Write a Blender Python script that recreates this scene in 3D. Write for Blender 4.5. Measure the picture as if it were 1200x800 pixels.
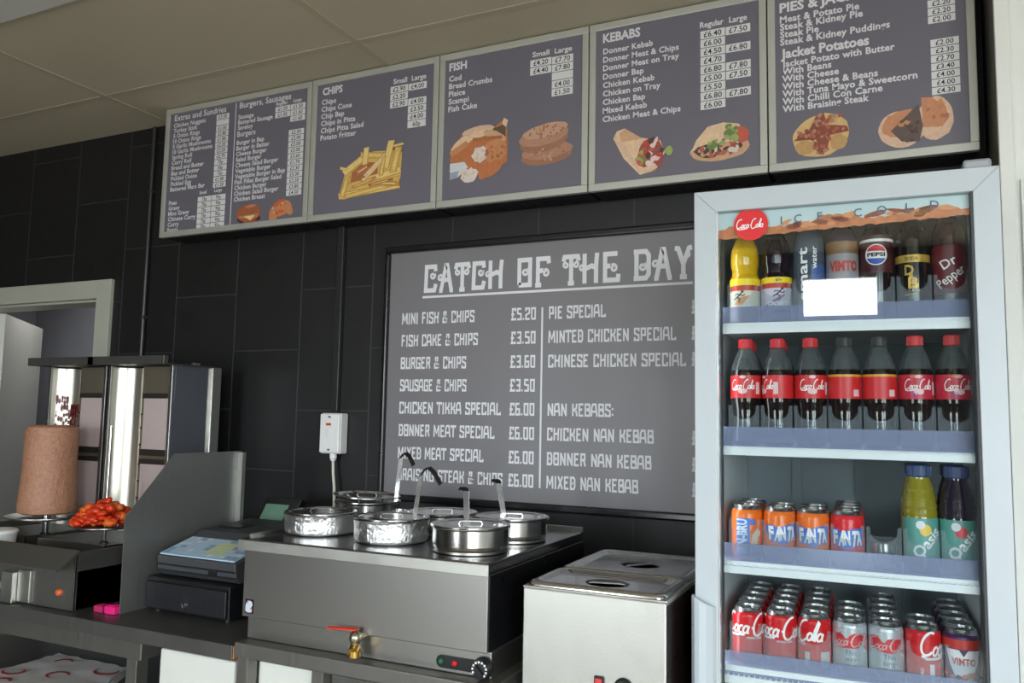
import bpy, bmesh, math, random
from mathutils import Vector, Matrix

for o in list(bpy.data.objects):
    bpy.data.objects.remove(o)
SC = bpy.context.scene
COL = SC.collection
PI = math.pi

# ------------------------------------------------------------------ camera
YAW, PITCH, ROLL, FPX, CAMZ = .4394, .0946, .0186, 948.909, 1.45
_f = Vector((-math.sin(YAW) * math.cos(PITCH), math.cos(YAW) * math.cos(PITCH), math.sin(PITCH)))
_r = Vector((math.cos(YAW), math.sin(YAW), 0))
_u = _r.cross(_f)
R_ = _r * math.cos(ROLL) + _u * math.sin(ROLL)
U_ = -_r * math.sin(ROLL) + _u * math.cos(ROLL)
cam_d = bpy.data.cameras.new('camera')
cam_d.sensor_width = 36
cam_d.lens = FPX * 36 / 1200
cam_d.clip_start = .02
cam = bpy.data.objects.new('camera', cam_d)
COL.objects.link(cam)
cam.matrix_world = Matrix(((R_.x, U_.x, -_f.x, 0), (R_.y, U_.y, -_f.y, 0), (R_.z, U_.z, -_f.z, CAMZ), (0, 0, 0, 1)))
SC.camera = cam

# ------------------------------------------------------------------ view, sky, daylight
SC.view_settings.view_transform = 'Standard'
SC.view_settings.look = 'None'
SC.view_settings.gamma = 1
SC.view_settings.use_curve_mapping = False
SC.view_settings.exposure = 1.95
SKY = 6.0
w = bpy.data.worlds.new('sky')
SC.world = w
w.use_nodes = True
nt = w.node_tree
nt.nodes.clear()
out = nt.nodes.new('ShaderNodeOutputWorld')
bg = nt.nodes.new('ShaderNodeBackground')
tc = nt.nodes.new('ShaderNodeTexCoord')
sx = nt.nodes.new('ShaderNodeSeparateXYZ')
rp = nt.nodes.new('ShaderNodeValToRGB')
rp.color_ramp.elements[0].position = .42
rp.color_ramp.elements[0].color = (.38, .37, .35, 1)
rp.color_ramp.elements[1].position = .56
rp.color_ramp.elements[1].color = (.86, .94, 1, 1)
mp = nt.nodes.new('ShaderNodeMapRange')
mp.inputs[1].default_value = -1
nt.links.new(tc.outputs['Generated'], sx.inputs[0])
nt.links.new(sx.outputs['Z'], mp.inputs[0])
nt.links.new(mp.outputs[0], rp.inputs[0])
nt.links.new(rp.outputs[0], bg.inputs[0])
bg.inputs[1].default_value = SKY
nt.links.new(bg.outputs[0], out.inputs[0])

# room extents
XL, XR, YF, YB, ZC = -5.4, 2.3, -2.6, 2.45, 2.691
# openings of the shop front (x0, x1, z0, z1) and of the right-hand wall (y0, y1, z0, z1)
FRONT_OPEN = [(-2.7, -2.28, .75, 2.0), (-2.2, -1.45, .7, 2.45), (-.27, .29, 2.19, 2.53), (.9, 1.55, .45, 2.5), (1.62, 2.22, .45, 2.5)]
RIGHT_OPEN = [(-2.2, -1.0, .8, 2.4)]

def portal(x, y, z, wx, wz, rot):
    d = bpy.data.lights.new('daylight_portal', 'AREA')
    d.shape = 'RECTANGLE'
    d.size, d.size_y = wx, wz
    d.cycles.is_portal = True
    o = bpy.data.objects.new('daylight_portal', d)
    o.location = (x, y, z)
    o.rotation_euler = rot
    COL.objects.link(o)
for a, b, c, d in FRONT_OPEN:
    portal((a + b) / 2, YF - .02, (c + d) / 2, b - a, d - c, (PI / 2, 0, 0))
for a, b, c, d in RIGHT_OPEN:
    portal(XR + .02, (a + b) / 2, (c + d) / 2, b - a, d - c, (PI / 2, 0, PI / 2))

# added area light used as fill, with no fixture in the room
def fill_light(name, loc, sx_, sy_, power, col, rot=(0, 0, 0)):
    d = bpy.data.lights.new(name, 'AREA')
    d.shape = 'RECTANGLE'
    d.size, d.size_y, d.energy, d.color = sx_, sy_, power, col
    o = bpy.data.objects.new(name, d)
    o.location = loc
    o.rotation_euler = rot
    COL.objects.link(o)

fill_light('storeroom_fill', (-4.3, 3.0, 2.38), .6, .3, 2.2, (1, .97, .92))  # added to brighten the store room seen through the doorway

# ------------------------------------------------------------------ materials
def S(r, g, b):
    def f(c):
        c /= 255
        return c / 12.92 if c <= .04045 else ((c + .055) / 1.055) ** 2.4
    return (f(r), f(g), f(b), 1)

MATS = {}
def mat(name, col, rough=.5, metal=0., var=.06, scale=30., bump=0., bscale=80., stretch=None, spec=None, coat=0.):
    if name in MATS:
        return MATS[name]
    m = bpy.data.materials.new(name)
    m.use_nodes = True
    t = m.node_tree
    p = t.nodes['Principled BSDF']
    p.inputs['Metallic'].default_value = metal
    if spec is not None:
        p.inputs['Specular IOR Level'].default_value = spec
    if coat:
        p.inputs['Coat Weight'].default_value = coat
        p.inputs['Coat Roughness'].default_value = .06
    co = t.nodes.new('ShaderNodeTexCoord')
    mpn = t.nodes.new('ShaderNodeMapping')
    t.links.new(co.outputs['Object'], mpn.inputs[0])
    if stretch:
        mpn.inputs['Scale'].default_value = stretch
    nz = t.nodes.new('ShaderNodeTexNoise')
    nz.inputs['Scale'].default_value = scale
    nz.inputs['Detail'].default_value = 4
    t.links.new(mpn.outputs[0], nz.inputs['Vector'])
    mx = t.nodes.new('ShaderNodeMix')
    mx.data_type = 'RGBA'
    mx.inputs[6].default_value = tuple(max(0, c * (1 - var)) for c in col[:3]) + (1,)
    mx.inputs[7].default_value = tuple(min(1, c * (1 + var)) for c in col[:3]) + (1,)
    t.links.new(nz.outputs['Fac'], mx.inputs[0])
    t.links.new(mx.outputs[2], p.inputs['Base Color'])
    mr = t.nodes.new('ShaderNodeMapRange')
    mr.inputs[1].default_value, mr.inputs[2].default_value = .3, .7
    mr.inputs[3].default_value, mr.inputs[4].default_value = rough * .88, min(1, rough * 1.12)
    t.links.new(nz.outputs['Fac'], mr.inputs[0])
    t.links.new(mr.outputs[0], p.inputs['Roughness'])
    if bump:
        n2 = t.nodes.new('ShaderNodeTexNoise')
        n2.inputs['Scale'].default_value = bscale
        n2.inputs['Detail'].default_value = 5
        t.links.new(mpn.outputs[0], n2.inputs['Vector'])
        bp = t.nodes.new('ShaderNodeBump')
        bp.inputs['Strength'].default_value = bump
        bp.inputs['Distance'].default_value = .004
        t.links.new(n2.outputs['Fac'], bp.inputs['Height'])
        t.links.new(bp.outputs[0], p.inputs['Normal'])
    MATS[name] = m
    return m

def clear(name, tint=(1, 1, 1, 1), base=.03, ior=1.45, rough=.0, diff=None, dfac=0.):
    """thin clear pane: see-through straight on, mirror-like at a slant, with an optional milky share"""
    if name in MATS:
        return MATS[name]
    m = bpy.data.materials.new(name)
    m.use_nodes = True
    t = m.node_tree
    t.nodes.clear()
    o = t.nodes.new('ShaderNodeOutputMaterial')
    tr = t.nodes.new('ShaderNodeBsdfTransparent')
    tr.inputs[0].default_value = tint
    gl = t.nodes.new('ShaderNodeBsdfGlossy')
    gl.inputs['Roughness'].default_value = rough
    fr = t.nodes.new('ShaderNodeFresnel')
    fr.inputs[0].default_value = ior
    mx = t.nodes.new('ShaderNodeMixShader')
    t.links.new(fr.outputs[0], mx.inputs[0])
    t.links.new(tr.outputs[0], mx.inputs[1])
    t.links.new(gl.outputs[0], mx.inputs[2])
    last = mx
    if diff:
        df = t.nodes.new('ShaderNodeBsdfDiffuse')
        df.inputs[0].default_value = diff
        m2 = t.nodes.new('ShaderNodeMixShader')
        m2.inputs[0].default_value = dfac
        t.links.new(mx.outputs[0], m2.inputs[1])
        t.links.new(df.outputs[0], m2.inputs[2])
        last = m2
    t.links.new(last.outputs[0], o.inputs[0])
    MATS[name] = m
    return m

def tile_mat():
    """black painted wall panels in vertical running bond, faint grooves and scuffs"""
    m = bpy.data.materials.new('black_wall_panel')
    m.use_nodes = True
    t = m.node_tree
    p = t.nodes['Principled BSDF']
    co = t.nodes.new('ShaderNodeTexCoord')
    sp = t.nodes.new('ShaderNodeSeparateXYZ')
    cb = t.nodes.new('ShaderNodeCombineXYZ')
    t.links.new(co.outputs['Object'], sp.inputs[0])
    ax = t.nodes.new('ShaderNodeMath'); ax.operation = 'ADD'; ax.inputs[1].default_value = -1.697 + 4.6
    ay = t.nodes.new('ShaderNodeMath'); ay.operation = 'ADD'; ay.inputs[1].default_value = 2.05 + 6.6
    t.links.new(sp.outputs['Z'], ax.inputs[0])
    t.links.new(sp.outputs['X'], ay.inputs[0])
    t.links.new(ax.outputs[0], cb.inputs[0])
    t.links.new(ay.outputs[0], cb.inputs[1])
    br = t.nodes.new('ShaderNodeTexBrick')
    br.offset = .5
    br.inputs['Scale'].default_value = 1
    br.inputs['Mortar Size'].default_value = .0035
    br.inputs['Mortar Smooth'].default_value = .3
    br.inputs['Brick Width'].default_value = .46
    br.inputs['Row Height'].default_value = .33
    br.inputs['Color1'].default_value = S(21, 21, 22)
    br.inputs['Color2'].default_value = S(25, 25, 26)
    br.inputs['Mortar'].default_value = S(46, 47, 49)
    t.links.new(cb.outputs[0], br.inputs['Vector'])
    nz = t.nodes.new('ShaderNodeTexNoise')
    nz.inputs['Scale'].default_value = 14
    nz.inputs['Detail'].default_value = 6
    t.links.new(co.outputs['Object'], nz.inputs['Vector'])
    mr = t.nodes.new('ShaderNodeMapRange')
    mr.inputs[3].default_value, mr.inputs[4].default_value = .42, .62
    t.links.new(nz.outputs['Fac'], mr.inputs[0])
    t.links.new(mr.outputs[0], p.inputs['Roughness'])
    t.links.new(br.outputs['Color'], p.inputs['Base Color'])
    b1 = t.nodes.new('ShaderNodeBump')
    b1.inputs['Strength'].default_value = .5
    b1.inputs['Distance'].default_value = .003
    b1.invert = True
    t.links.new(br.outputs['Fac'], b1.inputs['Height'])
    b2 = t.nodes.new('ShaderNodeBump')
    b2.inputs['Strength'].default_value = .06
    b2.inputs['Distance'].default_value = .003
    t.links.new(nz.outputs['Fac'], b2.inputs['Height'])
    t.links.new(b1.outputs[0], b2.inputs['Normal'])
    t.links.new(b2.outputs[0], p.inputs['Normal'])
    return m

STEEL = mat('brushed_steel', S(164, 163, 159), .35, 1, .03, 10, .012, 60, (1, 1, 10))
STEELX = mat('brushed_steel_worn', S(124, 122, 117), .4, .8, .10, 6, .06, 50, (14, 1, 1))
SATIN = mat('satin_steel', S(196, 196, 190), .42, 1, .04, 20, .05, 240)
POLISH = mat('polished_steel', S(205, 205, 203), .19, 1, .05, 20)
DARKSTEEL = mat('dull_dark_steel', S(104, 103, 100), .4, .7, .12, 8, .05, 40, (10, 1, 1))
BLACKP = mat('black_plastic', S(20, 21, 23), .38, 0, .15, 20)
BLACKM = mat('matt_black', S(20, 20, 21), .7)
WHITEP = mat('white_plastic', S(228, 229, 228), .35, 0, .02)
WHITEPAINT = mat('white_painted', S(205, 206, 200), .5, 0, .04, 6)
CASING = mat('ivory_gloss_paint', S(178, 180, 168), .4, 0, .05, 8)
GREYWALL = mat('grey_painted_wall', S(120, 122, 130), .6, 0, .04, 5)
CREAM = mat('cream_painted_wall', S(218, 221, 217), .55, 0, .03, 5)
CEIL = mat('beige_ceiling_board', S(190, 180, 158), .75, 0, .05, 2.5)
SEAM = mat('beige_seam_strip', S(182, 171, 148), .6, 0, .06, 5)
FLOOR = mat('grey_floor_tile', S(168, 162, 150), .45, 0, .12, 3)
RED = mat('red_plastic', S(196, 30, 34), .3)
GREENL = mat('green_lens', S(30, 96, 70), .25)
PAPERW = mat('white_print', S(225, 227, 226), .6, 0, .02)
DARKWALL = mat('dark_painted_wall', S(52, 50, 48), .6, 0, .06, 4)
WIN = mat('window_frame_white', S(215, 215, 212), .45)

# ------------------------------------------------------------------ mesh building
ORI = {}
class MB:
    def __init__(s):
        s.v, s.f, s.m, s.s = [], [], [], []
    def add(s, vs, fs, m=0, sm=False):
        b = len(s.v)
        s.v += [tuple(v) for v in vs]
        for f in fs:
            s.f.append([b + i for i in f]); s.m.append(m); s.s.append(sm)
        return s
    def poly(s, pts, m=0):
        return s.add(pts, [list(range(len(pts)))], m)
    def box(s, x0, x1, y0, y1, z0, z1, m=0):
        return s.add([(x0, y0, z0), (x1, y0, z0), (x1, y1, z0), (x0, y1, z0), (x0, y0, z1), (x1, y0, z1), (x1, y1, z1), (x0, y1, z1)],
                     [(0, 3, 2, 1), (4, 5, 6, 7), (0, 1, 5, 4), (1, 2, 6, 5), (2, 3, 7, 6), (3, 0, 4, 7)], m)
    def prism(s, pts, ax, a, b, m=0):
        """extrude a 2D outline along axis ax ('x': (y,z), 'y': (x,z), 'z': (x,y)) from a to b"""
        def P(p, t):
            return {'x': (t, p[0], p[1]), 'y': (p[0], t, p[1]), 'z': (p[0], p[1], t)}[ax]
        n = len(pts)
        vs = [P(p, a) for p in pts] + [P(p, b) for p in pts]
        fs = [list(range(n))[::-1], list(range(n, 2 * n))] + [(i, (i + 1) % n, n + (i + 1) % n, n + i) for i in range(n)]
        return s.add(vs, fs, m)
    def tube(s, path, r, n=10, m=0, closed=False):
        P = [Vector(p) for p in path]
        k = len(P)
        rs = r if isinstance(r, (list, tuple)) else [r] * k
        rings, up = [], None
        for i, p in enumerate(P):
            d = (P[min(i + 1, k - 1)] - P[max(i - 1, 0)]).normalized()
            if up is None:
                up = d.orthogonal().normalized()
            up = (up - d * up.dot(d)).normalized()
            sd = d.cross(up)
            rings.append([p + (up * math.cos(2 * PI * j / n) + sd * math.sin(2 * PI * j / n)) * rs[i] for j in range(n)])
        vs = [v for q in rings for v in q]
        fs = [(i * n + j, i * n + (j + 1) % n, (i + 1) * n + (j + 1) % n, (i + 1) * n + j) for i in range(k - 1) for j in range(n)]
        s.add(vs, fs, m, True)
        s.add(rings[0], [list(range(n))[::-1]], m)
        return s.add(rings[-1], [list(range(n))], m)
    def strip(s, path, wdir, wid, th, m=0):
        """flat bar of width wid (along wdir) and thickness th following path"""
        P = [Vector(p) for p in path]
        wd = Vector(wdir).normalized()
        k = len(P)
        vs = []
        for i, p in enumerate(P):
            d = (P[min(i + 1, k - 1)] - P[max(i - 1, 0)]).normalized()
            nn = d.cross(wd).normalized()
            for a, b in ((-1, -1), (1, -1), (1, 1), (-1, 1)):
                vs.append(p + wd * wid / 2 * a + nn * th / 2 * b)
        fs = [(0, 3, 2, 1), tuple(4 * (k - 1) + j for j in range(4))]
        fs += [(4 * i + j, 4 * i + (j + 1) % 4, 4 * i + 4 + (j + 1) % 4, 4 * i + 4 + j) for i in range(k - 1) for j in range(4)]
        return s.add(vs, fs, m)
    def lathe(s, prof, c=(0, 0, 0), n=32, m=0, sharp=()):
        k = len(prof)
        vs = [(c[0] + r * math.cos(2 * PI * j / n), c[1] + r * math.sin(2 * PI * j / n), c[2] + z) for r, z in prof for j in range(n)]
        for i in range(k - 1):
            s_ = i not in sharp
            fs = [(i * n + j, i * n + (j + 1) % n, (i + 1) * n + (j + 1) % n, (i + 1) * n + j) for j in range(n)]
            b = len(s.v)
            s.add([vs[q] for q in range(i * n, (i + 2) * n)], [tuple(x - i * n for x in f) for f in fs], m, s_)
        return s
    def sphere(s, c, r, nu=12, nv=8, m=0, jit=0, rnd=None):
        rx, ry, rz = r if isinstance(r, (tuple, list)) else (r, r, r)
        vs = [(c[0], c[1], c[2] - rz)]
        for i in range(1, nv):
            a = -PI / 2 + PI * i / nv
            for j in range(nu):
                q = 1 + (rnd.uniform(-jit, jit) if rnd else 0)
                vs.append((c[0] + rx * q * math.cos(a) * math.cos(2 * PI * j / nu), c[1] + ry * q * math.cos(a) * math.sin(2 * PI * j / nu), c[2] + rz * q * math.sin(a)))
        vs.append((c[0], c[1], c[2] + rz))
        fs = [(0, 1 + (j + 1) % nu, 1 + j) for j in range(nu)]
        for i in range(nv - 2):
            fs += [(1 + i * nu + j, 1 + i * nu + (j + 1) % nu, 1 + (i + 1) * nu + (j + 1) % nu, 1 + (i + 1) * nu + j) for j in range(nu)]
        l = len(vs) - 1
        fs += [(1 + (nv - 2) * nu + j, 1 + (nv - 2) * nu + (j + 1) % nu, l) for j in range(nu)]
        return s.add(vs, fs, m, True)
    def build(s, name, mats, parent=None, bevel=0, seg=2, merge=False, fix=False):
        me = bpy.data.meshes.new(name)
        off = ORI.get(parent.name, Vector()) if parent else Vector()
        me.from_pydata([Vector(v) - off for v in s.v], [], s.f)
        for mm in (mats if isinstance(mats, (list, tuple)) else [mats]):
            me.materials.append(mm)
        me.polygons.foreach_set('material_index', s.m)
        me.polygons.foreach_set('use_smooth', s.s)
        if merge or fix:
            bm = bmesh.new(); bm.from_mesh(me)
            if merge:
                bmesh.ops.remove_doubles(bm, verts=bm.verts, dist=1e-5)
            bmesh.ops.recalc_face_normals(bm, faces=bm.faces)
            bm.to_mesh(me); bm.free()
        me.update()
        o = bpy.data.objects.new(name, me)
        COL.objects.link(o)
        if parent:
            o.parent = parent
        ORI[o.name] = off
        if bevel:
            md = o.modifiers.new('edge', 'BEVEL')
            md.width, md.segments, md.limit_method, md.angle_limit = bevel, seg, 'ANGLE', .7
        return o

def tag(o, label=None, cat=None, group=None, kind=None):
    for k, v in (('label', label), ('category', cat), ('group', group), ('kind', kind)):
        if v:
            o[k] = v
    return o

def thing(name, label, cat, loc=(0, 0, 0), rz=0, group=None, local=False):
    o = bpy.data.objects.new(name, None)
    o.empty_display_size = .05
    o.location = loc
    o.rotation_euler = (0, 0, rz)
    COL.objects.link(o)
    ORI[o.name] = Vector() if local or rz else Vector(loc)
    return tag(o, label, cat, group)

def solo(name, mb, mats, label, cat, loc, group=None, **kw):
    """a thing that is one mesh, its origin at its base"""
    mb.v = [tuple(Vector(v) - Vector(loc)) for v in mb.v]
    o = mb.build(name, mats, None, **kw)
    o.location = loc
    return tag(o, label, cat, group)

def struct(name, mb, mats, **kw):
    return tag(mb.build(name, mats, None, **kw), kind='structure')

def dup(root, loc, rz=None, label=None, group=None):
    def cp(o, par):
        c = o.copy(); COL.objects.link(c); c.parent = par
        for ch in o.children:
            cp(ch, c)
        return c
    c = cp(root, None)
    c.location = loc
    if rz is not None:
        c.rotation_euler = (0, 0, rz)
    if label: c['label'] = label
    if group: c['group'] = group
    return c

# ------------------------------------------------------------------ lettering
_TX = {}
def textgeo(s, bold=.0, spacing=1.):
    k = (s, bold, spacing)
    if k in _TX:
        return _TX[k]
    cu = bpy.data.curves.new('t', 'FONT')
    cu.body = s
    cu.size = 1
    cu.offset = bold
    cu.space_character = spacing
    cu.resolution_u = 2
    cu.fill_mode = 'FRONT'
    o = bpy.data.objects.new('t', cu)
    COL.objects.link(o)
    dg = bpy.context.evaluated_depsgraph_get()
    me = o.evaluated_get(dg).to_mesh()
    vs = [(v.co.x, v.co.y) for v in me.vertices]
    fs = [list(p.vertices) for p in me.polygons]
    o.evaluated_get(dg).to_mesh_clear()
    bpy.data.objects.remove(o)
    bpy.data.curves.remove(cu)
    cap = CAP[0] if CAP else 1
    x0 = min(v[0] for v in vs) if vs else 0
    vs = [((x - x0) / cap, y / cap) for x, y in vs]
    wd = max(v[0] for v in vs) if vs else 0
    _TX[k] = (vs, fs, wd)
    return _TX[k]
CAP = []
_g = textgeo('H')
CAP.append(max(y for x, y in _g[0]))
_TX.clear()

def text2d(s, h, width=None, shear=0, bold=.02, align='l', vert=False, spacing=1.):
    vs, fs, wd = textgeo(s, bold, spacing)
    if not vs:
        return [], [], 0
    kx = width / wd if width else h
    W = wd * kx
    dx = {'l': 0, 'c': -W / 2, 'r': -W}[align]
    return [(x * kx + dx + shear * y * h, y * h) for x, y in vs], fs, W

def put_text(mb, s, to3, h, width=None, m=0, **kw):
    vs, fs, W = text2d(s, h, width, **kw)
    mb.add([to3(x, y) for x, y in vs], fs, m)
    return W

def slice_x(vs, fs, step):
    bm = bmesh.new()
    bv = [bm.verts.new((x, y, 0)) for x, y in vs]
    for f in fs:
        try:
            bm.faces.new([bv[i] for i in f])
        except ValueError:
            pass
    if vs:
        x0, x1 = min(v[0] for v in vs), max(v[0] for v in vs)
        x = x0 + step
        while x < x1:
            bmesh.ops.bisect_plane(bm, geom=bm.verts[:] + bm.edges[:] + bm.faces[:], plane_co=(x, 0, 0), plane_no=(1, 0, 0))
            x += step
    bm.verts.index_update()
    rv = [(v.co.x, v.co.y) for v in bm.verts]
    rf = [[v.index for v in f.verts] for f in bm.faces]
    bm.free()
    return rv, rf

def wrap(mb, vs, fs, r, z, m=0, a0=0, step=.004):
    """lay flat (x, y) shapes round a cylinder of radius r, x = 0 facing -y"""
    vs, fs = slice_x(vs, fs, step)
    mb.add([(r * math.sin(x / r + a0), -r * math.cos(x / r + a0), z + y) for x, y in vs], fs, m)

def ribbon(pts, wd):
    """2D stroke of width wd along pts -> verts, faces"""
    P = [Vector(p) for p in pts]
    k = len(P)
    ws = wd if isinstance(wd, (list, tuple)) else [wd] * k
    vs = []
    for i, p in enumerate(P):
        a = (P[i] - P[i - 1]).normalized() if i else None
        b = (P[i + 1] - P[i]).normalized() if i < k - 1 else None
        d = ((a or b) + (b or a))
        d = d.normalized() if d.length > 1e-6 else (a or b)
        nn = Vector((-d.y, d.x))
        q = 1.
        if a and b:
            q = min(1.6, 1 / max(.3, Vector((-a.y, a.x)).dot(nn)))
        vs += [tuple(p + nn * ws[i] / 2 * q), tuple(p - nn * ws[i] / 2 * q)]
    return vs, [(2 * i + 1, 2 * i + 3, 2 * i + 2, 2 * i) for i in range(k - 1)]

def arc(cx, cy, rx, ry, a0, a1, n=14):
    return [(cx + rx * math.cos(math.radians(a0 + (a1 - a0) * i / n)), cy + ry * math.sin(math.radians(a0 + (a1 - a0) * i / n))) for i in range(n + 1)]

# blocky menu-board alphabet: strokes in a box of the given width, height 1
GL = {
 'A': (.60, [[(.02, 0), (.04, .72), (.16, .95), (.46, .95), (.58, 0)], [(.04, .38), (.55, .38)]]),
 'B': (.58, [[(.08, 0), (.08, 1)], [(0, .94), (.5, .94), (.5, .6), (.18, .52)], [(.18, .52), (.54, .44), (.54, .06), (0, .06)]]),
 'C': (.55, [[(.5, .68), (.5, .94), (.08, .94), (.08, .06), (.5, .06), (.5, .3)]]),
 'D': (.58, [[(.1, 0), (.1, 1)], [(0, .94), (.42, .94), (.52, .78), (.52, .2), (.42, .06), (0, .06)], [(.24, .5), (.36, .5)]]),
 'E': (.52, [[(.5, .94), (.08, .94), (.08, .06), (.5, .06)], [(.08, .5), (.4, .55)]]),
 'F': (.52, [[(.5, .94), (.1, .94), (.1, 0)], [(.1, .5), (.42, .55)]]),
 'G': (.58, [[(.52, .7), (.52, .94), (.08, .94), (.08, .06), (.52, .06), (.52, .46), (.3, .46)]]),
 'H': (.60, [[(.1, 0), (.1, 1)], [(.52, 0), (.52, .75), (.58, 1)], [(.1, .5), (.52, .56)]]),
 'I': (.22, [[(.11, 0), (.11, 1)], [(.02, .05), (.2, .05)]]),
 'K': (.58, [[(.1, 0), (.1, 1)], [(.52, 1), (.46, .62), (.14, .5), (.46, .4), (.54, 0)]]),
 'L': (.50, [[(.1, 1), (.1, .06), (.5, .06), (.5, .24)]]),
 'M': (.76, [[(.06, 0), (.1, 1)], [(.1, .94), (.38, .3), (.64, .94)], [(.66, 1), (.7, 0)]]),
 'N': (.62, [[(.1, 0), (.1, 1)], [(.1, .94), (.52, .1)], [(.54, 1), (.54, 0)]]),
 'O': (.58, [[(.08, .08), (.08, .94), (.52, .94), (.52, .06), (.06, .06)], [(.3, .62), (.3, .4)]]),
 'P': (.56, [[(.1, 0), (.1, 1)], [(.02, .94), (.5, .94), (.5, .44), (.2, .44)]]),
 'R': (.58, [[(.1, 0), (.1, 1)], [(.02, .94), (.48, .94), (.48, .54), (.2, .5), (.42, .4), (.54, 0)]]),
 'S': (.55, [[(.5, .72), (.5, .94), (.08, .94), (.08, .58), (.5, .44), (.5, .06), (.06, .06), (.06, .28)]]),
 'T': (.56, [[(.02, .8), (.02, .94), (.54, .94), (.54, .8)], [(.28, .94), (.28, 0)]]),
 'U': (.58, [[(.09, 1), (.09, .06), (.51, .06), (.51, 1)]]),
 'X': (.58, [[(.06, 0), (.52, 1)], [(.06, 1), (.52, 0)]]),
 'Y': (.60, [[(.04, 1), (.3, .45)], [(.58, 1), (.3, .45)], [(.3, .5), (.3, 0)]]),
 '&': (.62, [[(.6, .04), (.14, .74), (.16, .94), (.42, .94), (.42, .7), (.06, .4), (.06, .06), (.42, .06), (.58, .42)]]),
 ':': (.16, [[(.08, .08), (.08, .24)], [(.08, .52), (.08, .68)]]),
 '.': (.16, [[(.08, 0), (.08, .16)]]),
 '\u00a3': (.55, [[(.5, .74), (.5, .94), (.18, .94), (.18, .06)], [(.02, .06), (.52, .06), (.52, .2)], [(.04, .48), (.4, .48)]]),
 '0': (.52, [[(.08, .08), (.08, .94), (.46, .94), (.46, .06), (.06, .06)]]),
 '2': (.52, [[(.06, .72), (.06, .94), (.46, .94), (.46, .56), (.08, .4), (.08, .06), (.5, .06)]]),
 '3': (.52, [[(.06, .94), (.46, .94), (.46, .56), (.18, .5), (.46, .44), (.46, .06), (.04, .06)]]),
 '5': (.52, [[(.48, .94), (.08, .94), (.08, .56), (.46, .5), (.46, .06), (.04, .06)]]),
 '6': (.52, [[(.46, .94), (.08, .94), (.08, .06), (.46, .06), (.46, .5), (.1, .5)]]),
 ' ': (.30, []),
}
def curl(cx, cy, r, a0, turn):
    return [(cx + r * (1 - .62 * t / 12) * math.cos(math.radians(a0 + turn * t / 12)), cy + r * (1 - .62 * t / 12) * math.sin(math.radians(a0 + turn * t / 12))) for t in range(13)]
TITLE = {
 'C': (.60, [[(.54, .76), (.52, .93), (.12, .93), (.1, .07), (.5, .07), (.56, .3)], curl(.41, .60, .12, 40, -430)]),
 'A': (.62, [[(.02, .04), (.1, .04), (.3, .95), (.36, .95), (.56, .04), (.64, .04)], [(.16, .42), (.46, .42)], curl(.06, .5, .12, 0, 400)]),
 'T': (.62, [[(.02, .78), (.06, .93), (.58, .93), (.62, .78)], [(.32, .93), (.32, .05)], [(.2, .04), (.44, .04)], curl(.5, .66, .11, 90, -400), curl(.12, .66, .11, 90, 400)]),
 'H': (.70, [[(.12, 1), (.12, 0)], [(.6, 1), (.56, .6), (.56, 0)], [(.12, .48), (.4, .58), (.56, .5)], curl(.02, .52, .1, 30, 400)]),
 'O': (.62, [[(.1, .08), (.1, .93), (.54, .93), (.54, .07), (.08, .07)], curl(.34, .52, .13, 60, -430)]),
 'F': (.60, [[(.58, .76), (.56, .93), (.14, .93), (.14, .04)], [(.04, .04), (.28, .04)], [(.14, .5), (.36, .54)], curl(.46, .44, .13, 120, -420)]),
 'E': (.60, [[(.56, .93), (.1, .93), (.1, .07), (.58, .07), (.6, .26)], [(.1, .52), (.3, .54)], curl(.42, .46, .13, 130, -420)]),
 'D': (.64, [[(.12, .0), (.12, 1)], [(.02, .93), (.46, .93), (.56, .8), (.56, .2), (.46, .07), (.02, .07)], curl(.34, .44, .13, 60, -430)]),
 'Y': (.64, [[(.02, .96), (.14, .94), (.32, .45)], [(.62, .96), (.52, .94), (.32, .45)], [(.32, .48), (.32, .05)], [(.2, .04), (.44, .04)], curl(.48, .74, .1, 60, 380)]),
 ' ': (.34, []),
}
def stroke_text(mb, s, to3, h, width, m=0, font=GL, th=.17, gap=.13, thin=.12):
    tot = sum(font[c][0] + gap for c in s) - gap
    kx = width / tot
    x = 0
    for c in s:
        wd, strokes = font[c]
        for i, st in enumerate(strokes):
            t = thin if font is TITLE and len(st) == 13 else th
            vs, fs = ribbon(st, t)
            e = .00006 * i
            mb.add([(q[0], q[1] - e, q[2]) for q in (to3((x + a) * kx, b * h) for a, b in vs)], fs, m)
        x += wd + gap

# flowing script used on the cola cans and bottles (upright strokes, sheared when laid out)
def script_word(which):
    C = arc(.30, .52, .34, .50, 62, 318, 20)
    tail = [(.1, -.02), (.4, -.14), (.9, -.12), (1.35, -.06)]
    st = []
    def o(x): st.append(arc(x + .13, .2, .13, .19, 0, 360, 14))
    def c(x): st.append(arc(x + .14, .2, .13, .19, 60, 310, 12))
    def a(x): st.append(arc(x + .13, .2, .13, .19, 0, 360, 14)); st.append([(x + .27, .4), (x + .26, .05), (x + .36, .02)])
    x = 0
    st.append(C); st.append(tail)
    o(.62); c(.92); a(1.2)
    st.append([(1.64, .3), (1.78, .3)])
    st.append([(p[0] + 1.78, p[1]) for p in arc(.30, .46, .34, .56, 75, 318, 20)])
    o(2.38)
    st.append([(2.74, .0), (2.7, .5), (2.76, .98), (2.84, .9), (2.8, .5), (2.82, .04), (2.9, .02)])
    a(2.92)
    return st
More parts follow.
